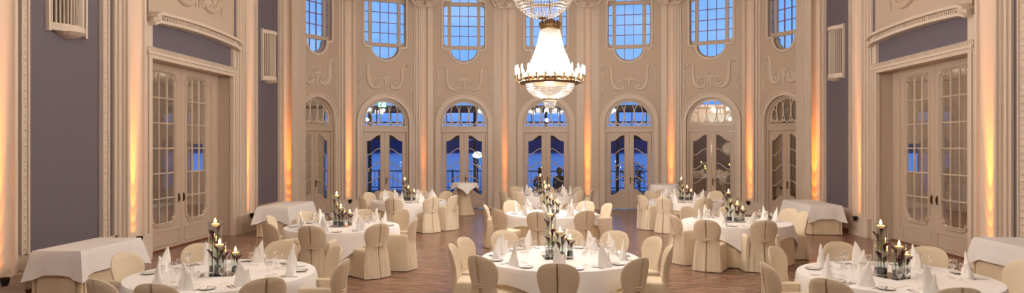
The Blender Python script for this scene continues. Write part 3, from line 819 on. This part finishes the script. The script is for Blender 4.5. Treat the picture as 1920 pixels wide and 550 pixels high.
# side room lights
for sd in (-1, 1):
    light('room_light', 'POINT', (sd * 11.2, 13.5, 3.9), 260, (1, .78, .55), shadow_soft_size=.25)
    light('room_light', 'POINT', (sd * 11.2, 20, 3.9), 200, (1, .78, .55), shadow_soft_size=.25)
light('veranda_light', 'POINT', (-5.5, 26.3, 3.3), 18, (1, .75, .5), shadow_soft_size=.15)
light('veranda_light', 'POINT', (2.5, 26.3, 3.3), 12, (1, .75, .5), shadow_soft_size=.15)

# ------------------------------------------------------------------ tables, chairs, place settings
def cloth_round(R, side, drop_max, z, nseg=144, rot=0.0, waves=12, amp=.02, flare=.10, seed=0, square=True, floor=False):
    """a cloth lying on a round top and hanging over its edge; square cloths hang in four corners"""
    rnd = random.Random(seed); ph = [rnd.uniform(0, 6.28) for _ in range(4)]
    m = MB(); rows = []
    NR, ND = 5, 9
    ctr = []
    for j in range(NR + 1):
        r = R * (j / NR)
        if j == 0: r = .01
        rows.append([(r * math.cos(2 * PI * k / nseg), r * math.sin(2 * PI * k / nseg), z) for k in range(nseg)])
    for j in range(1, ND + 1):
        row = []
        for k in range(nseg):
            a = 2 * PI * k / nseg
            if square:
                b = (a - rot) % (PI / 2) - PI / 4          # 0 at the middle of a side
                Lr = min(side / math.cos(b), side * 1.36)
                drop = min(Lr - R, drop_max)
            else: drop = drop_max
            t = j / ND; d = drop * t
            wv = math.sin(a * waves + ph[0]) * .6 + math.sin(a * (waves * 1.7 // 1) + ph[1]) * .4
            dd = d + (.006 if not floor else 0) * math.sin(a * 5 + ph[2]) * t
            rr = R + .012 * min(1, t * 6) + flare * d * .35 + amp * wv * min(1, d / .25)
            if square: rr += .06 * d * (1 if drop > .35 else 0)
            row.append((rr * math.cos(a), rr * math.sin(a), z - dd))
        rows.append(row)
    m.grid(rows)
    return m
def box_cloth(hx, hy, z, drop, corner, n=14, flare=.04, seed=0):
    """a cloth over a rectangular top, corners hanging in points"""
    m = MB(); per = []
    rnd = random.Random(seed); ph = rnd.uniform(0, 6)
    c4 = [(-hx, -hy), (hx, -hy), (hx, hy), (-hx, hy)]
    for i in range(4):
        (x0, y0), (x1, y1) = c4[i], c4[(i + 1) % 4]
        L = math.hypot(x1 - x0, y1 - y0)
        nx, ny = (y1 - y0) / L, -(x1 - x0) / L
        k = max(8, int(L / .06))
        for q in range(k):
            s = L * q / k; e = min(s, L - s)
            cr = max(0, 1 - e / .22)
            if q == 0:
                px_, py_ = c4[i][0] / hx, c4[i][1] / hy
                per.append((x0, y0, px_ * .707, py_ * .707, 1.0))
            else: per.append((x0 + (x1 - x0) * q / k, y0 + (y1 - y0) * q / k, nx, ny, cr))
    rows = [[(x * f, y * f, z) for x, y, *_ in per] for f in (.02, .5, 1)]
    for j in range(1, 8):
        t = j / 7; row = []
        for i, (x, y, nx, ny, cr) in enumerate(per):
            d = (drop + corner * cr ** 1.3) * t
            o = .012 + flare * t + (.10 * cr ** 2) * t + .012 * math.sin(i * .45 + ph) * t - (.05 * t if .35 < cr < .85 else 0) * .6
            row.append((x + nx * o, y + ny * o, z - d))
        rows.append(row)
    m.grid(rows); return m
def box_skirt(hx, hy, z, seed=0):
    m = MB(); per = []
    c4 = [(-hx, -hy), (hx, -hy), (hx, hy), (-hx, hy)]
    for i in range(4):
        (x0, y0), (x1, y1) = c4[i], c4[(i + 1) % 4]
        L = math.hypot(x1 - x0, y1 - y0); nx, ny = (y1 - y0) / L, -(x1 - x0) / L
        per.append((x0, y0, c4[i][0] / hx * .7, c4[i][1] / hy * .7, 0))
        for s, o in ((.03, 0), (.035, -.03), (.06, -.03), (.065, 0)): per.append((x0 + (x1 - x0) * s / L, y0 + (y1 - y0) * s / L, nx, ny, o))
        k = int(L / .07)
        for q in range(2, k - 1): per.append((x0 + (x1 - x0) * q / k, y0 + (y1 - y0) * q / k, nx, ny, .004 * math.sin(q * 1.3)))
        for s, o in ((.065, 0), (.06, -.03), (.035, -.03), (.03, 0)): per.append((x1 - (x1 - x0) * s / L, y1 - (y1 - y0) * s / L, nx, ny, o))
    rows = []
    rows.append([(x * .5, y * .5, z) for x, y, *_ in per]); rows.append([(x, y, z) for x, y, *_ in per])
    for t in (.25, .5, .75, 1): rows.append([(x + nx * (o * min(1, t * 2) + .025 * t), y + ny * (o * min(1, t * 2) + .025 * t), z * (1 - t) + .012 * t) for x, y, nx, ny, o in per])
    m.grid(rows); return m

# ---- chair covers (chair faces +y)
def back_mesh():
    zs = [.012, .10, .22, .34, .45, .53, .555, .585, .61, .65, .70, .75, .80, .84, .875, .905, .926, .938, .942]
    hw = [.270, .262, .250, .236, .222, .211, .204, .206, .215, .228, .240, .247, .244, .232, .210, .176, .130, .075, .01]
    th_ = []
    n = 40
    for k in range(n):
        th_.append(2 * PI * k / n)
    th_ = [t for t in th_ if abs(t - 1.5 * PI) > .2] + [1.5 * PI + d for d in (-.17, -.10, -.05, -.022, -.014, -.006, 0, .006, .014, .022, .05, .10, .17)]
    th_.sort()
    rows = []
    for z, w in zip(zs, hw):
        up = max(0, z - .45)
        yc = -.235 - .20 * up - (.05 * (1 - z / .45) if z < .45 else 0)
        hd = .038 - .018 * max(0, (z - .6) / .34)
        if z > .92: hd *= .5
        row = []
        for t in th_:
            ct, st = math.cos(t), math.sin(t)
            x = w * math.copysign(abs(ct) ** .75, ct); y = hd * math.copysign(abs(st) ** .8, st)
            y += 1.1 * x * x * (1 if z > .5 else .4)
            d = t - 1.5 * PI
            if abs(d) < .016 and z < .915:                     # open box pleat down the back
                op = .042 if not (.545 < z < .60) else .004
                y += op * (1 - abs(d) / .016) ** .5
            if z < .5 and abs(d) < .45: y -= .018 * math.cos(d / .45 * PI / 2) * (1 - z / .5)
            if z < .54: x += .006 * math.sin(t * 7) * (1 - z / .54); y += .008 * math.sin(t * 9 + 1) * (1 - z / .54)
            if .58 < z < .86 and st < 0:
                fo = math.sin(PI * (z - .58) / .28); y += .006 * fo * math.sin(26 * math.atan2(x, z - .54))
            if z < .54 and st < 0: y += .009 * math.sin(x * 70) * min(1, (.54 - z) * 4)
            row.append((x, yc + y, z))
        rows.append(row)
    m = MB(); R = m.grid(rows); m.b.faces.new(R[-1]); return m
def seat_mesh(hx=.235):
    m = MB(); rows = []
    n = 72
    def sq(t, a, b, p):
        c, s = math.cos(t), math.sin(t)
        return a * math.copysign(abs(c) ** p, c), b * math.copysign(abs(s) ** p, s)
    for f, z in ((.03, .485), (.5, .487), (.86, .482), (.96, .474), (1, .455)):
        rows.append([(lambda q: (q[0], q[1] + .005, z))(sq(2 * PI * k / n, hx * f, .245 * f, .22)) for k in range(n)])
    for z in (.38, .28, .18, .09, .012):
        t_ = 1 - z / .46; row = []
        for k in range(n):
            t = 2 * PI * k / n
            x, y = sq(t, hx * (1 + .07 * t_), .245 * (1 + .06 * t_), .22)
            wv = 1 + .022 * math.sin(t * 11 + .7) * t_ + .012 * math.sin(t * 17) * t_
            row.append((x * wv, y * wv + .005, z))
        rows.append(row)
    m.grid(rows); return m
def arm_mesh(q):
    m = MB(); rows = []
    for z in (.012, .2, .4, .6, .645, .66):
        t = 1 - z / .66; row = []
        in_ = .018 if z > .65 else 0
        for k in range(28):
            a = 2 * PI * k / 28; c, s = math.cos(a), math.sin(a)
            x = q * .268 + (.032 + .012 * t - in_) * math.copysign(abs(c) ** .4, c) + q * .02 * t
            y = .005 + (.245 + .012 * t - in_) * math.copysign(abs(s) ** .2, s) + .008 * math.sin(a * 9) * t
            row.append((x, y, z))
        rows.append(row)
    R = m.grid(rows); m.b.faces.new(R[-1]); return m
def make_chair(arm):
    root = empty('covered_armchair' if arm else 'covered_chair', (0, 0, 0))
    back_mesh().build('back_cover', BEIGE, root, smooth=True, angle=50)
    seat_mesh().build('seat_cover', BEIGE, root, smooth=True, angle=50)
    tb = MB()
    for dz in (-.012, .016):
        tb.tube([(x, -.235 - .023 - .040 + 1.1 * x * x - .006 * (1 - abs(x) / .08), .566 + dz) for x in (-.075, -.04, 0, .04, .075)], .010, 6, flat=.6)
    tb.build('tie_band', BEIGE, root, smooth=True)
    if arm:
        for q in (-1, 1): arm_mesh(q).build('arm_cover', BEIGE, root, smooth=True, angle=50)
    return root
PROTO = {}
HOUR = ['at its far side', 'at its far side, slightly right', 'right of it, towards the far side', 'directly right of it', 'right of it, towards the camera', 'near side, slightly right',
        'at its near side', 'near side, slightly left', 'left of it, towards the camera', 'directly left of it', 'left of it, towards the far side', 'at its far side, slightly left']
def hour_of(dx, dy): return round(math.degrees(math.atan2(dx, dy)) / 30) % 12
def uniq_hours(vs):
    out = []; used = set()
    for v in sorted(range(len(vs)), key=lambda i: abs(((math.degrees(math.atan2(*vs[i])) / 30 + .5) % 1) - .5)):
        h = hour_of(*vs[v])
        ex = math.degrees(math.atan2(*vs[v])) / 30
        c = sorted(range(12), key=lambda k: abs((k - ex + 6) % 12 - 6))
        h = next(k for k in c if k not in used); used.add(h); out.append((v, h))
    return dict(out)
def chair(px, Z, C, arm, lab, turn=0):
    x, y = at(px, Z)
    fx, fy = C[0] - x, C[1] - y
    rz = math.atan2(fy, fx) - PI / 2 + turn
    if arm not in PROTO: o = PROTO[arm] = make_chair(arm)
    else: o = copy_tree(PROTO[arm])
    # the seen top of the back lies .33 m behind the seat's middle
    o.location = (x + math.cos(rz + PI / 2) * .30, y + math.sin(rz + PI / 2) * .30, 0); o.rotation_euler = (0, 0, rz)
    tag(o, lab, 'chair', 'covered chairs around the round tables')
    return o

# ---- tableware prototypes
def wine(h, rb, hb, rf=.036):
    z0 = h - hb
    return MB().lathe([(rf, 0), (rf * .6, .003), (.006, .01), (.0042, .03), (.0042, z0 - .012), (.012, z0), (rb * .62, z0 + hb * .14), (rb * .94, z0 + hb * .36), (rb, z0 + hb * .52), (rb * .92, z0 + hb * .8), (rb * .8, h), (rb * .77, h), (rb * .9, z0 + hb * .78)], 16)
def napkin_mesh():
    m = MB()
    def horn(cx, cy, hgt, r0, lean, tw, seed):
        rows = []; n = 26; K = 14
        for j in range(K + 1):
            t = j / K; z = hgt * t
            r = r0 * (.62 * (1 - t) ** .5 + .38 * (1 - t) ** 1.3) + .002
            cx_ = cx + lean * t ** 1.8; row = []
            for k in range(n):
                a = 2 * PI * k / n
                w_ = 1 + .24 * math.sin(2 * a + tw * t * 3.4 + seed) + .10 * math.sin(5 * a - 4 * t + seed) * (1 - t * .5)
                row.append((cx_ + r * math.cos(a) * w_, cy + r * .62 * math.sin(a) * w_, z))
            rows.append(row)
        m.grid(rows)
    horn(0, 0, .285, .078, .045, 1.3, 0); horn(-.034, .022, .185, .060, -.02, -1.2, 1.7)
    return m
def fork_mesh():
    m = MB().prism([(-.004, 0), (.004, 0), (.0028, .11), (.0095, .125), (.0095, .15), (-.0095, .15), (-.0095, .125), (-.0028, .11)], .002, .005)
    for x in (-.008, -.0027, .0027, .008): m.box(x - .0013, x + .0013, .15, .195, .002, .004)
    return m
def knife_mesh(): return MB().prism([(-.005, 0), (.005, 0), (.004, .11), (.009, .125), (.008, .2), (.0, .222), (-.003, .2), (-.004, .11)], .002, .0045)
def spoon_mesh():
    m = MB().prism([(-.004, 0), (.004, 0), (.003, .13), (-.003, .13)], .002, .005); m.ico((0, .153, .005), .024, (.72, 1.1, .22), 2); return m
def first_or_copy(key, mk):
    if key not in PROTO: PROTO[key] = mk(); return PROTO[key]
    return copy_tree(PROTO[key])
def mk_plate():
    e_ = empty('bread_plate')
    MB().lathe([(0, .004), (.05, .004), (.062, .008), (.085, .014), (.085, .011), (.06, .003), (.04, 0), (0, 0)], 32).build('dish', PORC, e_, smooth=True)
    MB().lathe([(.083, .0137), (.0875, .0155), (.0875, .012), (.083, .0117), (.083, .0137)], 32).build('edge_shade', PSHADE, e_)  # ring coloured to imitate the shaded underside of the plate
    k = MB().prism([(-.004, -.08), (.004, -.08), (.004, .0), (.008, .02), (.006, .08), (0, .09), (-.003, .02)], .015, .017).build('butter_knife', SILVER, e_)
    return e_
CUT = [('dinner_fork', fork_mesh, 'silver dinner fork'), ('dinner_knife', knife_mesh, 'silver dinner knife'), ('dessert_spoon', spoon_mesh, 'silver dessert spoon')]
GLS = [('large_wine_glass', lambda: wine(.215, .042, .10), 'large stemmed wine glass'), ('small_wine_glass', lambda: wine(.185, .034, .078, .032), 'small stemmed wine glass'), ('water_goblet', lambda: wine(.15, .037, .085, .034), 'short stemmed water goblet')]
def put(o, x, y, z, rz): o.location = (x, y, z); o.rotation_euler = (0, 0, rz)
ZT = .752
def setting(C, R, a, tn, hn, rnd):
    """a = direction from table centre to the guest"""
    ca, sa = math.cos(a), math.sin(a)
    def P(r, t): return (C[0] + r * ca - t * sa, C[1] + r * sa + t * ca)   # t: to the guest's ... sideways
    rz = a + PI / 2                       # local +y points to the table centre
    where = 'on %s, place %s' % (tn, hn)
    o = first_or_copy('napkin', lambda: napkin_mesh().build('folded_napkin', NAPK, smooth=True))
    x, y = P(R - .22, rnd.uniform(-.02, .02)); put(o, x, y, ZT, rz + rnd.uniform(-.5, .5) + (PI if rnd.random() < .5 else 0))
    tag(o, 'white standing folded napkin ' + where, 'napkin', 'folded napkins on the round tables')
    # the guest faces the centre: the guest's left is +t
    o = first_or_copy('plate', mk_plate)
    x, y = P(R - .20, .225); put(o, x, y, ZT, rz + .3)
    tag(o, 'small shade-edged bread plate ' + where, 'plate', 'bread plates on the round tables')
    for (nm, mk, lb), t in zip(CUT, (.13, -.12, -.16)):
        o = first_or_copy(nm, lambda: mk().build(nm, SILVER, smooth=(nm == 'dessert_spoon')))
        x, y = P(R - .10, t); put(o, x, y, ZT, rz)
        tag(o, lb + ' ' + where, 'cutlery', nm.replace('_', ' ') + 's on the round tables')
    for (nm, mk, lb), (r, t) in zip(GLS, ((R - .46, -.10), (R - .40, -.19), (R - .42, .0))):
        o = first_or_copy(nm, lambda: mk().build(nm, GLASS, smooth=True))
        x, y = P(r, t); put(o, x + rnd.uniform(-.01, .01), y, ZT, rz)
        tag(o, lb + ' ' + where, 'glass', nm.replace('_', ' ') + 's on the round tables')

def vase(kind, x, y, tn):
    h, r, lab = {'tall': (.60, .075, 'tallest'), 'mid': (.38, .072, 'middle-sized'), 'small': (.27, .048, 'smallest')}[kind]
    def mk():
        e_ = empty('cylinder_vase')
        MB().lathe([(0, .0), (r, 0), (r, h), (r - .004, h), (r - .004, .012), (0, .012)], 28).build('glass_cylinder', VASEG, e_, smooth=True)
        MB().lathe([(0, .0125), (r - .0045, .0125), (r - .0045, h - .035), (0, h - .035)], 24).build('water', WATER, e_, smooth=True)
        m = MB(); rnd = random.Random(2)
        m.lathe([(0, .014), (r - .008, .014), (r - .008, .075 if kind != 'small' else .065), (r * .4, .085), (0, .078)], 20)
        m.build('dark_stones', STONE, e_)
        return e_
    o = first_or_copy('vase' + kind, mk); z0 = ZT + .006
    put(o, x, y, z0, 0)
    tag(o, '%s glass cylinder vase of dark callas on %s' % (lab, tn), 'vase', kind + ' cylinder vases')
    # calla lilies under water
    spots = {'tall': [(.02, .03, .50, .4), (-.03, .0, .42, 2.6), (.03, -.02, .30, 5), (-.02, -.03, .20, 3.6), (.035, .0, .15, 0)], 'mid': [(-.03, .01, .28, 2.8), (.02, -.02, .24, .2), (.03, .02, .17, .9), (-.01, -.03, .15, 4)], 'small': [(-.012, 0, .18, 3), (.014, .005, .14, 0)]}[kind]
    for q, (dx, dy, hh, a) in enumerate(spots):
        def mkc():
            e_ = empty('calla_lily')
            m = MB().tube([(0, 0, .07), (.004 * math.cos(a), .004 * math.sin(a), hh * .6), (0, 0, hh)], .0042, 6); m.build('stem', STEM, e_)
            rows = []; n = 16
            for j in range(9):
                t = j / 8; rr = .004 + .027 * t ** 1.4; row = []
                for k in range(n):
                    b = 2 * PI * k / n; fl_ = max(0, math.cos(b - a))
                    row.append((rr * math.cos(b) * (1 + .5 * fl_ * t) + .018 * t * t * math.cos(a), rr * math.sin(b) * (1 + .5 * fl_ * t) + .018 * t * t * math.sin(a), hh - .04 + .10 * t + .02 * fl_ * t * t - .012 * (1 - fl_) * t * t))
                rows.append(row)
            MB_ = MB(); MB_.grid(rows); MB_.build('flower', CALLA, e_, smooth=True)
            return e_
        o = first_or_copy('calla%s%d' % (kind, q), mkc); put(o, x + dx, y + dy, z0, 0)
        tag(o, 'dark burgundy calla lily standing in the %s vase on %s' % (lab, tn), 'flower', 'callas in the %s vase on %s' % (lab, tn))
    def mkf():
        e_ = empty('floating_candle'); rr = min(r - .008, .045)
        MB().lathe([(0, -.03), (rr * .6, -.028), (rr, -.005), (rr * .96, .006), (0, .004)], 20).build('wax', WAX, e_, smooth=True)
        MB().tube([(0, 0, .004), (0, 0, .016)], .0015, 5).build('wick', IRON, e_)
        MB().lathe([(0, .010), (.011, .022), (.014, .036), (.008, .056), (0, .076)], 12).build('flame', FLAME, e_, smooth=True)
        return e_
    o = first_or_copy('float' + kind, mkf); put(o, x, y, z0 + h - .032, 0)
    tag(o, 'lit candle floating in the %s vase on %s' % (lab, tn), 'candle', 'floating candles')
    light('candle_glow', 'POINT', (x, y, z0 + h + .03), .6, (1, .62, .28), shadow_soft_size=.015)

TABLES = [
    # name, px, Z, R, cloth rotation, [(px, ytop, arm)]
    ('the front centre table', 1050, 8.95, 1.06, .15, [(943, 432, 0), (1066, 431, 0), (1155, 432, 0), (847, 458, 0), (868, 445, 0), (1229, 444, 0), (1255, 460, 0), (898, 479, 0), (1045, 493, 0), (1199, 483, 0)]),
    ('the middle centre table', 1034, 14.85, 1.02, .2, [(910, 384, 1), (932, 392, 0), (957, 376, 0), (1008, 397, 0), (1100, 377, 0), (1099, 394, 0), (1141, 384, 1), (1036, 374, 0)]),
    ('the rear centre table', 1021, 20.7, 1.02, .1, [(941, 356, 1), (966, 351, 0), (968, 359, 0), (1026, 350, 0), (1028, 360, 0), (1084, 351, 0), (1090, 357, 0), (1110, 354, 1)]),
    ('the rear left table', 767, 18.4, 1.02, .12, [(724, 360, 0), (790, 358, 0), (738, 371, 0), (811, 369, 0), (838, 360, 0), (852, 363, 1), (677, 368, 0), (690, 363, 0)]),
    ('the middle left table', 642, 12.45, 1.05, .1, [(505, 407, 0), (502, 418, 1), (574, 398, 0), (582, 423, 1), (682, 395, 0), (711, 419, 0), (757, 390, 0), (778, 408, 1)]),
    ('the front left table', 419, 7.8, 1.04, .2, [(288, 527, 0), (497, 520, 0), (183, 508, 0), (232, 482, 1), (375, 459, 0), (530, 455, 0), (632, 463, 0), (645, 486, 1)]),
    ('the front right table', 1678, 7.65, 1.04, .5, [(1451, 468, 0), (1436, 492, 1), (1571, 458, 0), (1553, 524, 0), (1740, 464, 0), (1800, 538, 0), (1918, 493, 0)]),
    ('the middle right table', 1380, 13.2, 1.05, .03, [(1262, 402, 1), (1288, 393, 0), (1324, 412, 0), (1367, 390, 0), (1434, 406, 1), (1482, 389, 0), (1508, 396, 0)]),
    ('the rear right table', 1287, 18.45, 1.02, .3, [(1202, 363, 1), (1218, 359, 0), (1243, 370, 0), (1240, 353, 0), (1276, 357, 0), (1321, 371, 0), (1343, 358, 0), (1376, 372, 0)]),
]
def solve(px, Z0, C, lo, hi, others=()):
    """keep the photo column, slide along it so the distance to the table centre stays plausible"""
    best = None
    for k in range(-60, 61):
        Z = Z0 + k * .03; x, y = at(px, Z); d = math.hypot(x - C[0], y - C[1])
        pen = max(0, lo - d) * 6 + max(0, d - hi) * 6 + abs(k) * .03 + sum(max(0, .62 - math.hypot(x - q[0], y - q[1])) * 8 for q in others)
        if best is None or pen < best[0]: best = (pen, Z)
    return best[1]
for ti, (tn, px, Z, R, rot, chs) in enumerate(TABLES):
    C = at(px, Z); rnd = random.Random(ti + 11)
    t = empty('round_table', (*C, 0), label='large round banquet table under floor-length beige cloth, ' + tn.replace('the ', ''), cat='table', group='round banquet tables')
    MB().lathe([(0, .72), (R - .02, .72), (R - .02, .742), (0, .742)], 48).build('tabletop', DARKW, t)
    for k in range(4):
        a = PI / 4 + k * PI / 2; MB().tube([(.6 * math.cos(a), .6 * math.sin(a), 0), (.6 * math.cos(a), .6 * math.sin(a), .72)], .02, 8).build('leg', IRON, t)
    cloth_round(R - .015, 0, .73, .745, rot=rot, waves=34, amp=.022, flare=.10, seed=ti, square=False, floor=True).build('undercloth', BEIGE2, t, smooth=True, angle=60)
    cl = cloth_round(R, R * 1.19, .62, ZT - .001, rot=rot, waves=7, amp=.022, flare=.25, seed=ti + 5).build('tablecloth', WHITE, smooth=True, angle=60)
    cl.location = (*C, 0)
    tag(cl, 'white square tablecloth with hanging corners draped over ' + tn, 'tablecloth', 'white tablecloths on the round tables')
    pos = []
    for cpx, yt, arm in chs:
        Zc = solve(cpx, F * (HC - .942) / (yt - 275), C, 1.42, 1.66, [q[3] for q in pos]); pos.append((cpx, Zc, arm, at(cpx, Zc)))
    hs = uniq_hours([(p[3][0] - C[0], p[3][1] - C[1]) for p in pos])
    for i, (cpx, Zc, arm, p) in enumerate(pos):
        chair(cpx, Zc, C, arm, ('beige satin covered %s at %s, %s' % ('armchair' if arm else 'chair', tn, HOUR[hs[i]])), rnd.uniform(-.12, .12))
        setting(C, R, math.atan2(p[1] - C[1], p[0] - C[0]), tn, HOUR[hs[i]].replace(' of it', '').replace('at its ', '').replace('directly ', ''), rnd)
    # centrepiece
    mi = first_or_copy('mirror', lambda: MB().box(-.19, .19, -.19, .19, 0, .005).build('mirror_tray', MIRROR)); put(mi, C[0] - .04, C[1] - .02, ZT, .0 + rot)
    tag(mi, 'square mirror tray under the vases in the middle of ' + tn, 'tray', 'mirror trays')
    off = {1: (-.10,), 2: (0,)}.get(ti, (0,))[0]
    vase('tall', C[0] - .13, C[1] + .06, tn); vase('mid', C[0] + .0, C[1] - .09, tn); vase('small', C[0] + .135, C[1] + .02, tn)

# ---- covered side tables
def side_table(x0, x1, y0, y1, lab, lab2):
    cx, cy, hx, hy = (x0 + x1) / 2, (y0 + y1) / 2, (x1 - x0) / 2, (y1 - y0) / 2
    t = empty('side_table', (cx, cy, 0), label='rectangular serving table under floor-length beige cloth, ' + lab, cat='table', group='serving tables along the walls')
    MB().box(-hx + .01, hx - .01, -hy + .01, hy - .01, .71, .738).build('tabletop', DARKW, t)
    for q, w_ in ((-1, -1), (1, -1), (1, 1), (-1, 1)): MB().box(q * (hx - .08) - .02, q * (hx - .08) + .02, w_ * (hy - .08) - .02, w_ * (hy - .08) + .02, 0, .71).build('leg', IRON, t)
    box_skirt(hx, hy, .742).build('undercloth', BEIGE2, t, smooth=True, angle=40)
    c = box_cloth(hx + .008, hy + .008, .748, .34, .10, seed=int(abs(cx * 10))).build('tablecloth', WHITE, smooth=True, angle=50); c.location = (cx, cy, 0)
    tag(c, 'white cloth with pointed corners over the serving table, ' + lab, 'tablecloth', 'white cloths on the serving tables')
side_table(-7.42, -6.72, 9.2, 10.6, 'left wall, nearest the camera', '')
side_table(-7.17, -6.42, 16.1, 17.9, 'left wall, before the far grey panel', '')
side_table(6.70, 7.46, 17.2, 19.1, 'right wall, before the far grey panel', '')
side_table(7.05, 7.76, 9.5, 11.35, 'right wall, nearest the camera', '')

# ---- cocktail tables
def cocktail(px, Z, stretch, lab):
    x, y = at(px, Z)
    t = empty('cocktail_table', (x, y, 0), label=('high cocktail table in a waisted beige stretch cover, ' if stretch else 'high round table under a straight white cloth, ') + lab, cat='table')
    MB().lathe([(0, 1.02), (.40, 1.02), (.40, 1.045), (0, 1.045)], 32).build('tabletop', DARKW, t)
    if stretch:
        prof_ = [(.33, .01), (.30, .10), (.24, .30), (.205, .52), (.215, .70), (.26, .86), (.36, 1.0), (.405, 1.04), (0, 1.05)]
        m = MB(); rows = []
        for r, z in prof_[:-1]:
            k4 = .10 * (1 - z) if z < 1 else 0
            rows.append([(r * (1 + k4 * math.cos(4 * 2 * PI * k / 48)) * math.cos(2 * PI * k / 48), r * (1 + k4 * math.cos(4 * 2 * PI * k / 48)) * math.sin(2 * PI * k / 48), z) for k in range(48)])
        R_ = m.grid(rows); m.b.faces.new(R_[-1]); m.build('stretch_cover', BEIGE2, t, smooth=True)
        c = cloth_round(.42, .56, .34, 1.055, rot=.3, waves=7, amp=.05, flare=.55, seed=3)
    else:
        MB().lathe([(.05, 0), (.05, 1.02)], 12).build('pole', IRON, t)
        MB().lathe([(0, 0), (.28, 0), (.28, .02), (.05, .05)], 24).build('base', IRON, t)
        c = cloth_round(.46, .5, .72, 1.055, waves=13, amp=.02, flare=.12, seed=4, square=False, floor=True)
    o = c.build('tablecloth', WHITE, smooth=True, angle=60); o.location = (x, y, 0)
    tag(o, ('small white cloth with fluttering hem on the waisted cocktail table' if stretch else 'long white cloth over the high round table behind the rear right table'), 'tablecloth')
cocktail(871, 21.8, True, 'before the third door')
cocktail(1247, 20.9, False, 'behind the rear right table')


# ------------------------------------------------------------------ world
w = bpy.data.worlds.new('dusk'); S.world = w; w.use_nodes = True
nt = w.node_tree; N = nt.nodes; L = nt.links; N.clear()
out = N.new('ShaderNodeOutputWorld'); bg = N.new('ShaderNodeBackground')
tc = N.new('ShaderNodeTexCoord'); sp = N.new('ShaderNodeSeparateXYZ'); L.new(tc.outputs['Generated'], sp.inputs[0])
rp = N.new('ShaderNodeValToRGB'); L.new(sp.outputs[2], rp.inputs[0])
e = rp.color_ramp.elements
e[0].position = 0; e[0].color = (*lin((92, 142, 225)), 1)
e[1].position = 1; e[1].color = (*lin((40, 80, 170)), 1)
for p_, c_ in ((.03, (108, 160, 238)), (.14, (128, 184, 250)), (.3, (112, 172, 250))):
    x = e.new(p_); x.color = (*lin(c_), 1)
mp = N.new('ShaderNodeMapping'); mp.inputs['Scale'].default_value = (1, 1, 3.5); L.new(tc.outputs['Generated'], mp.inputs[0])
nz = N.new('ShaderNodeTexNoise'); nz.inputs['Scale'].default_value = 4; nz.inputs['Detail'].default_value = 5; L.new(mp.outputs[0], nz.inputs[0])
r2 = N.new('ShaderNodeValToRGB'); L.new(nz.outputs['Fac'], r2.inputs[0]); r2.color_ramp.elements[0].position = .48; r2.color_ramp.elements[1].position = .75
r2.color_ramp.elements[1].color = (.6, .6, .6, 1)
mx = N.new('ShaderNodeMixRGB'); L.new(r2.outputs[0], mx.inputs[0]); L.new(rp.outputs[0], mx.inputs[1]); mx.inputs[2].default_value = (*lin((190, 212, 240)), 1)
L.new(mx.outputs[0], bg.inputs[0]); bg.inputs[1].default_value = .92; L.new(bg.outputs[0], out.inputs[0])

S.view_settings.view_transform = 'Standard'; S.view_settings.look = 'None'; S.view_settings.gamma = 1
S.view_settings.exposure = .52; S.view_settings.use_curve_mapping = False
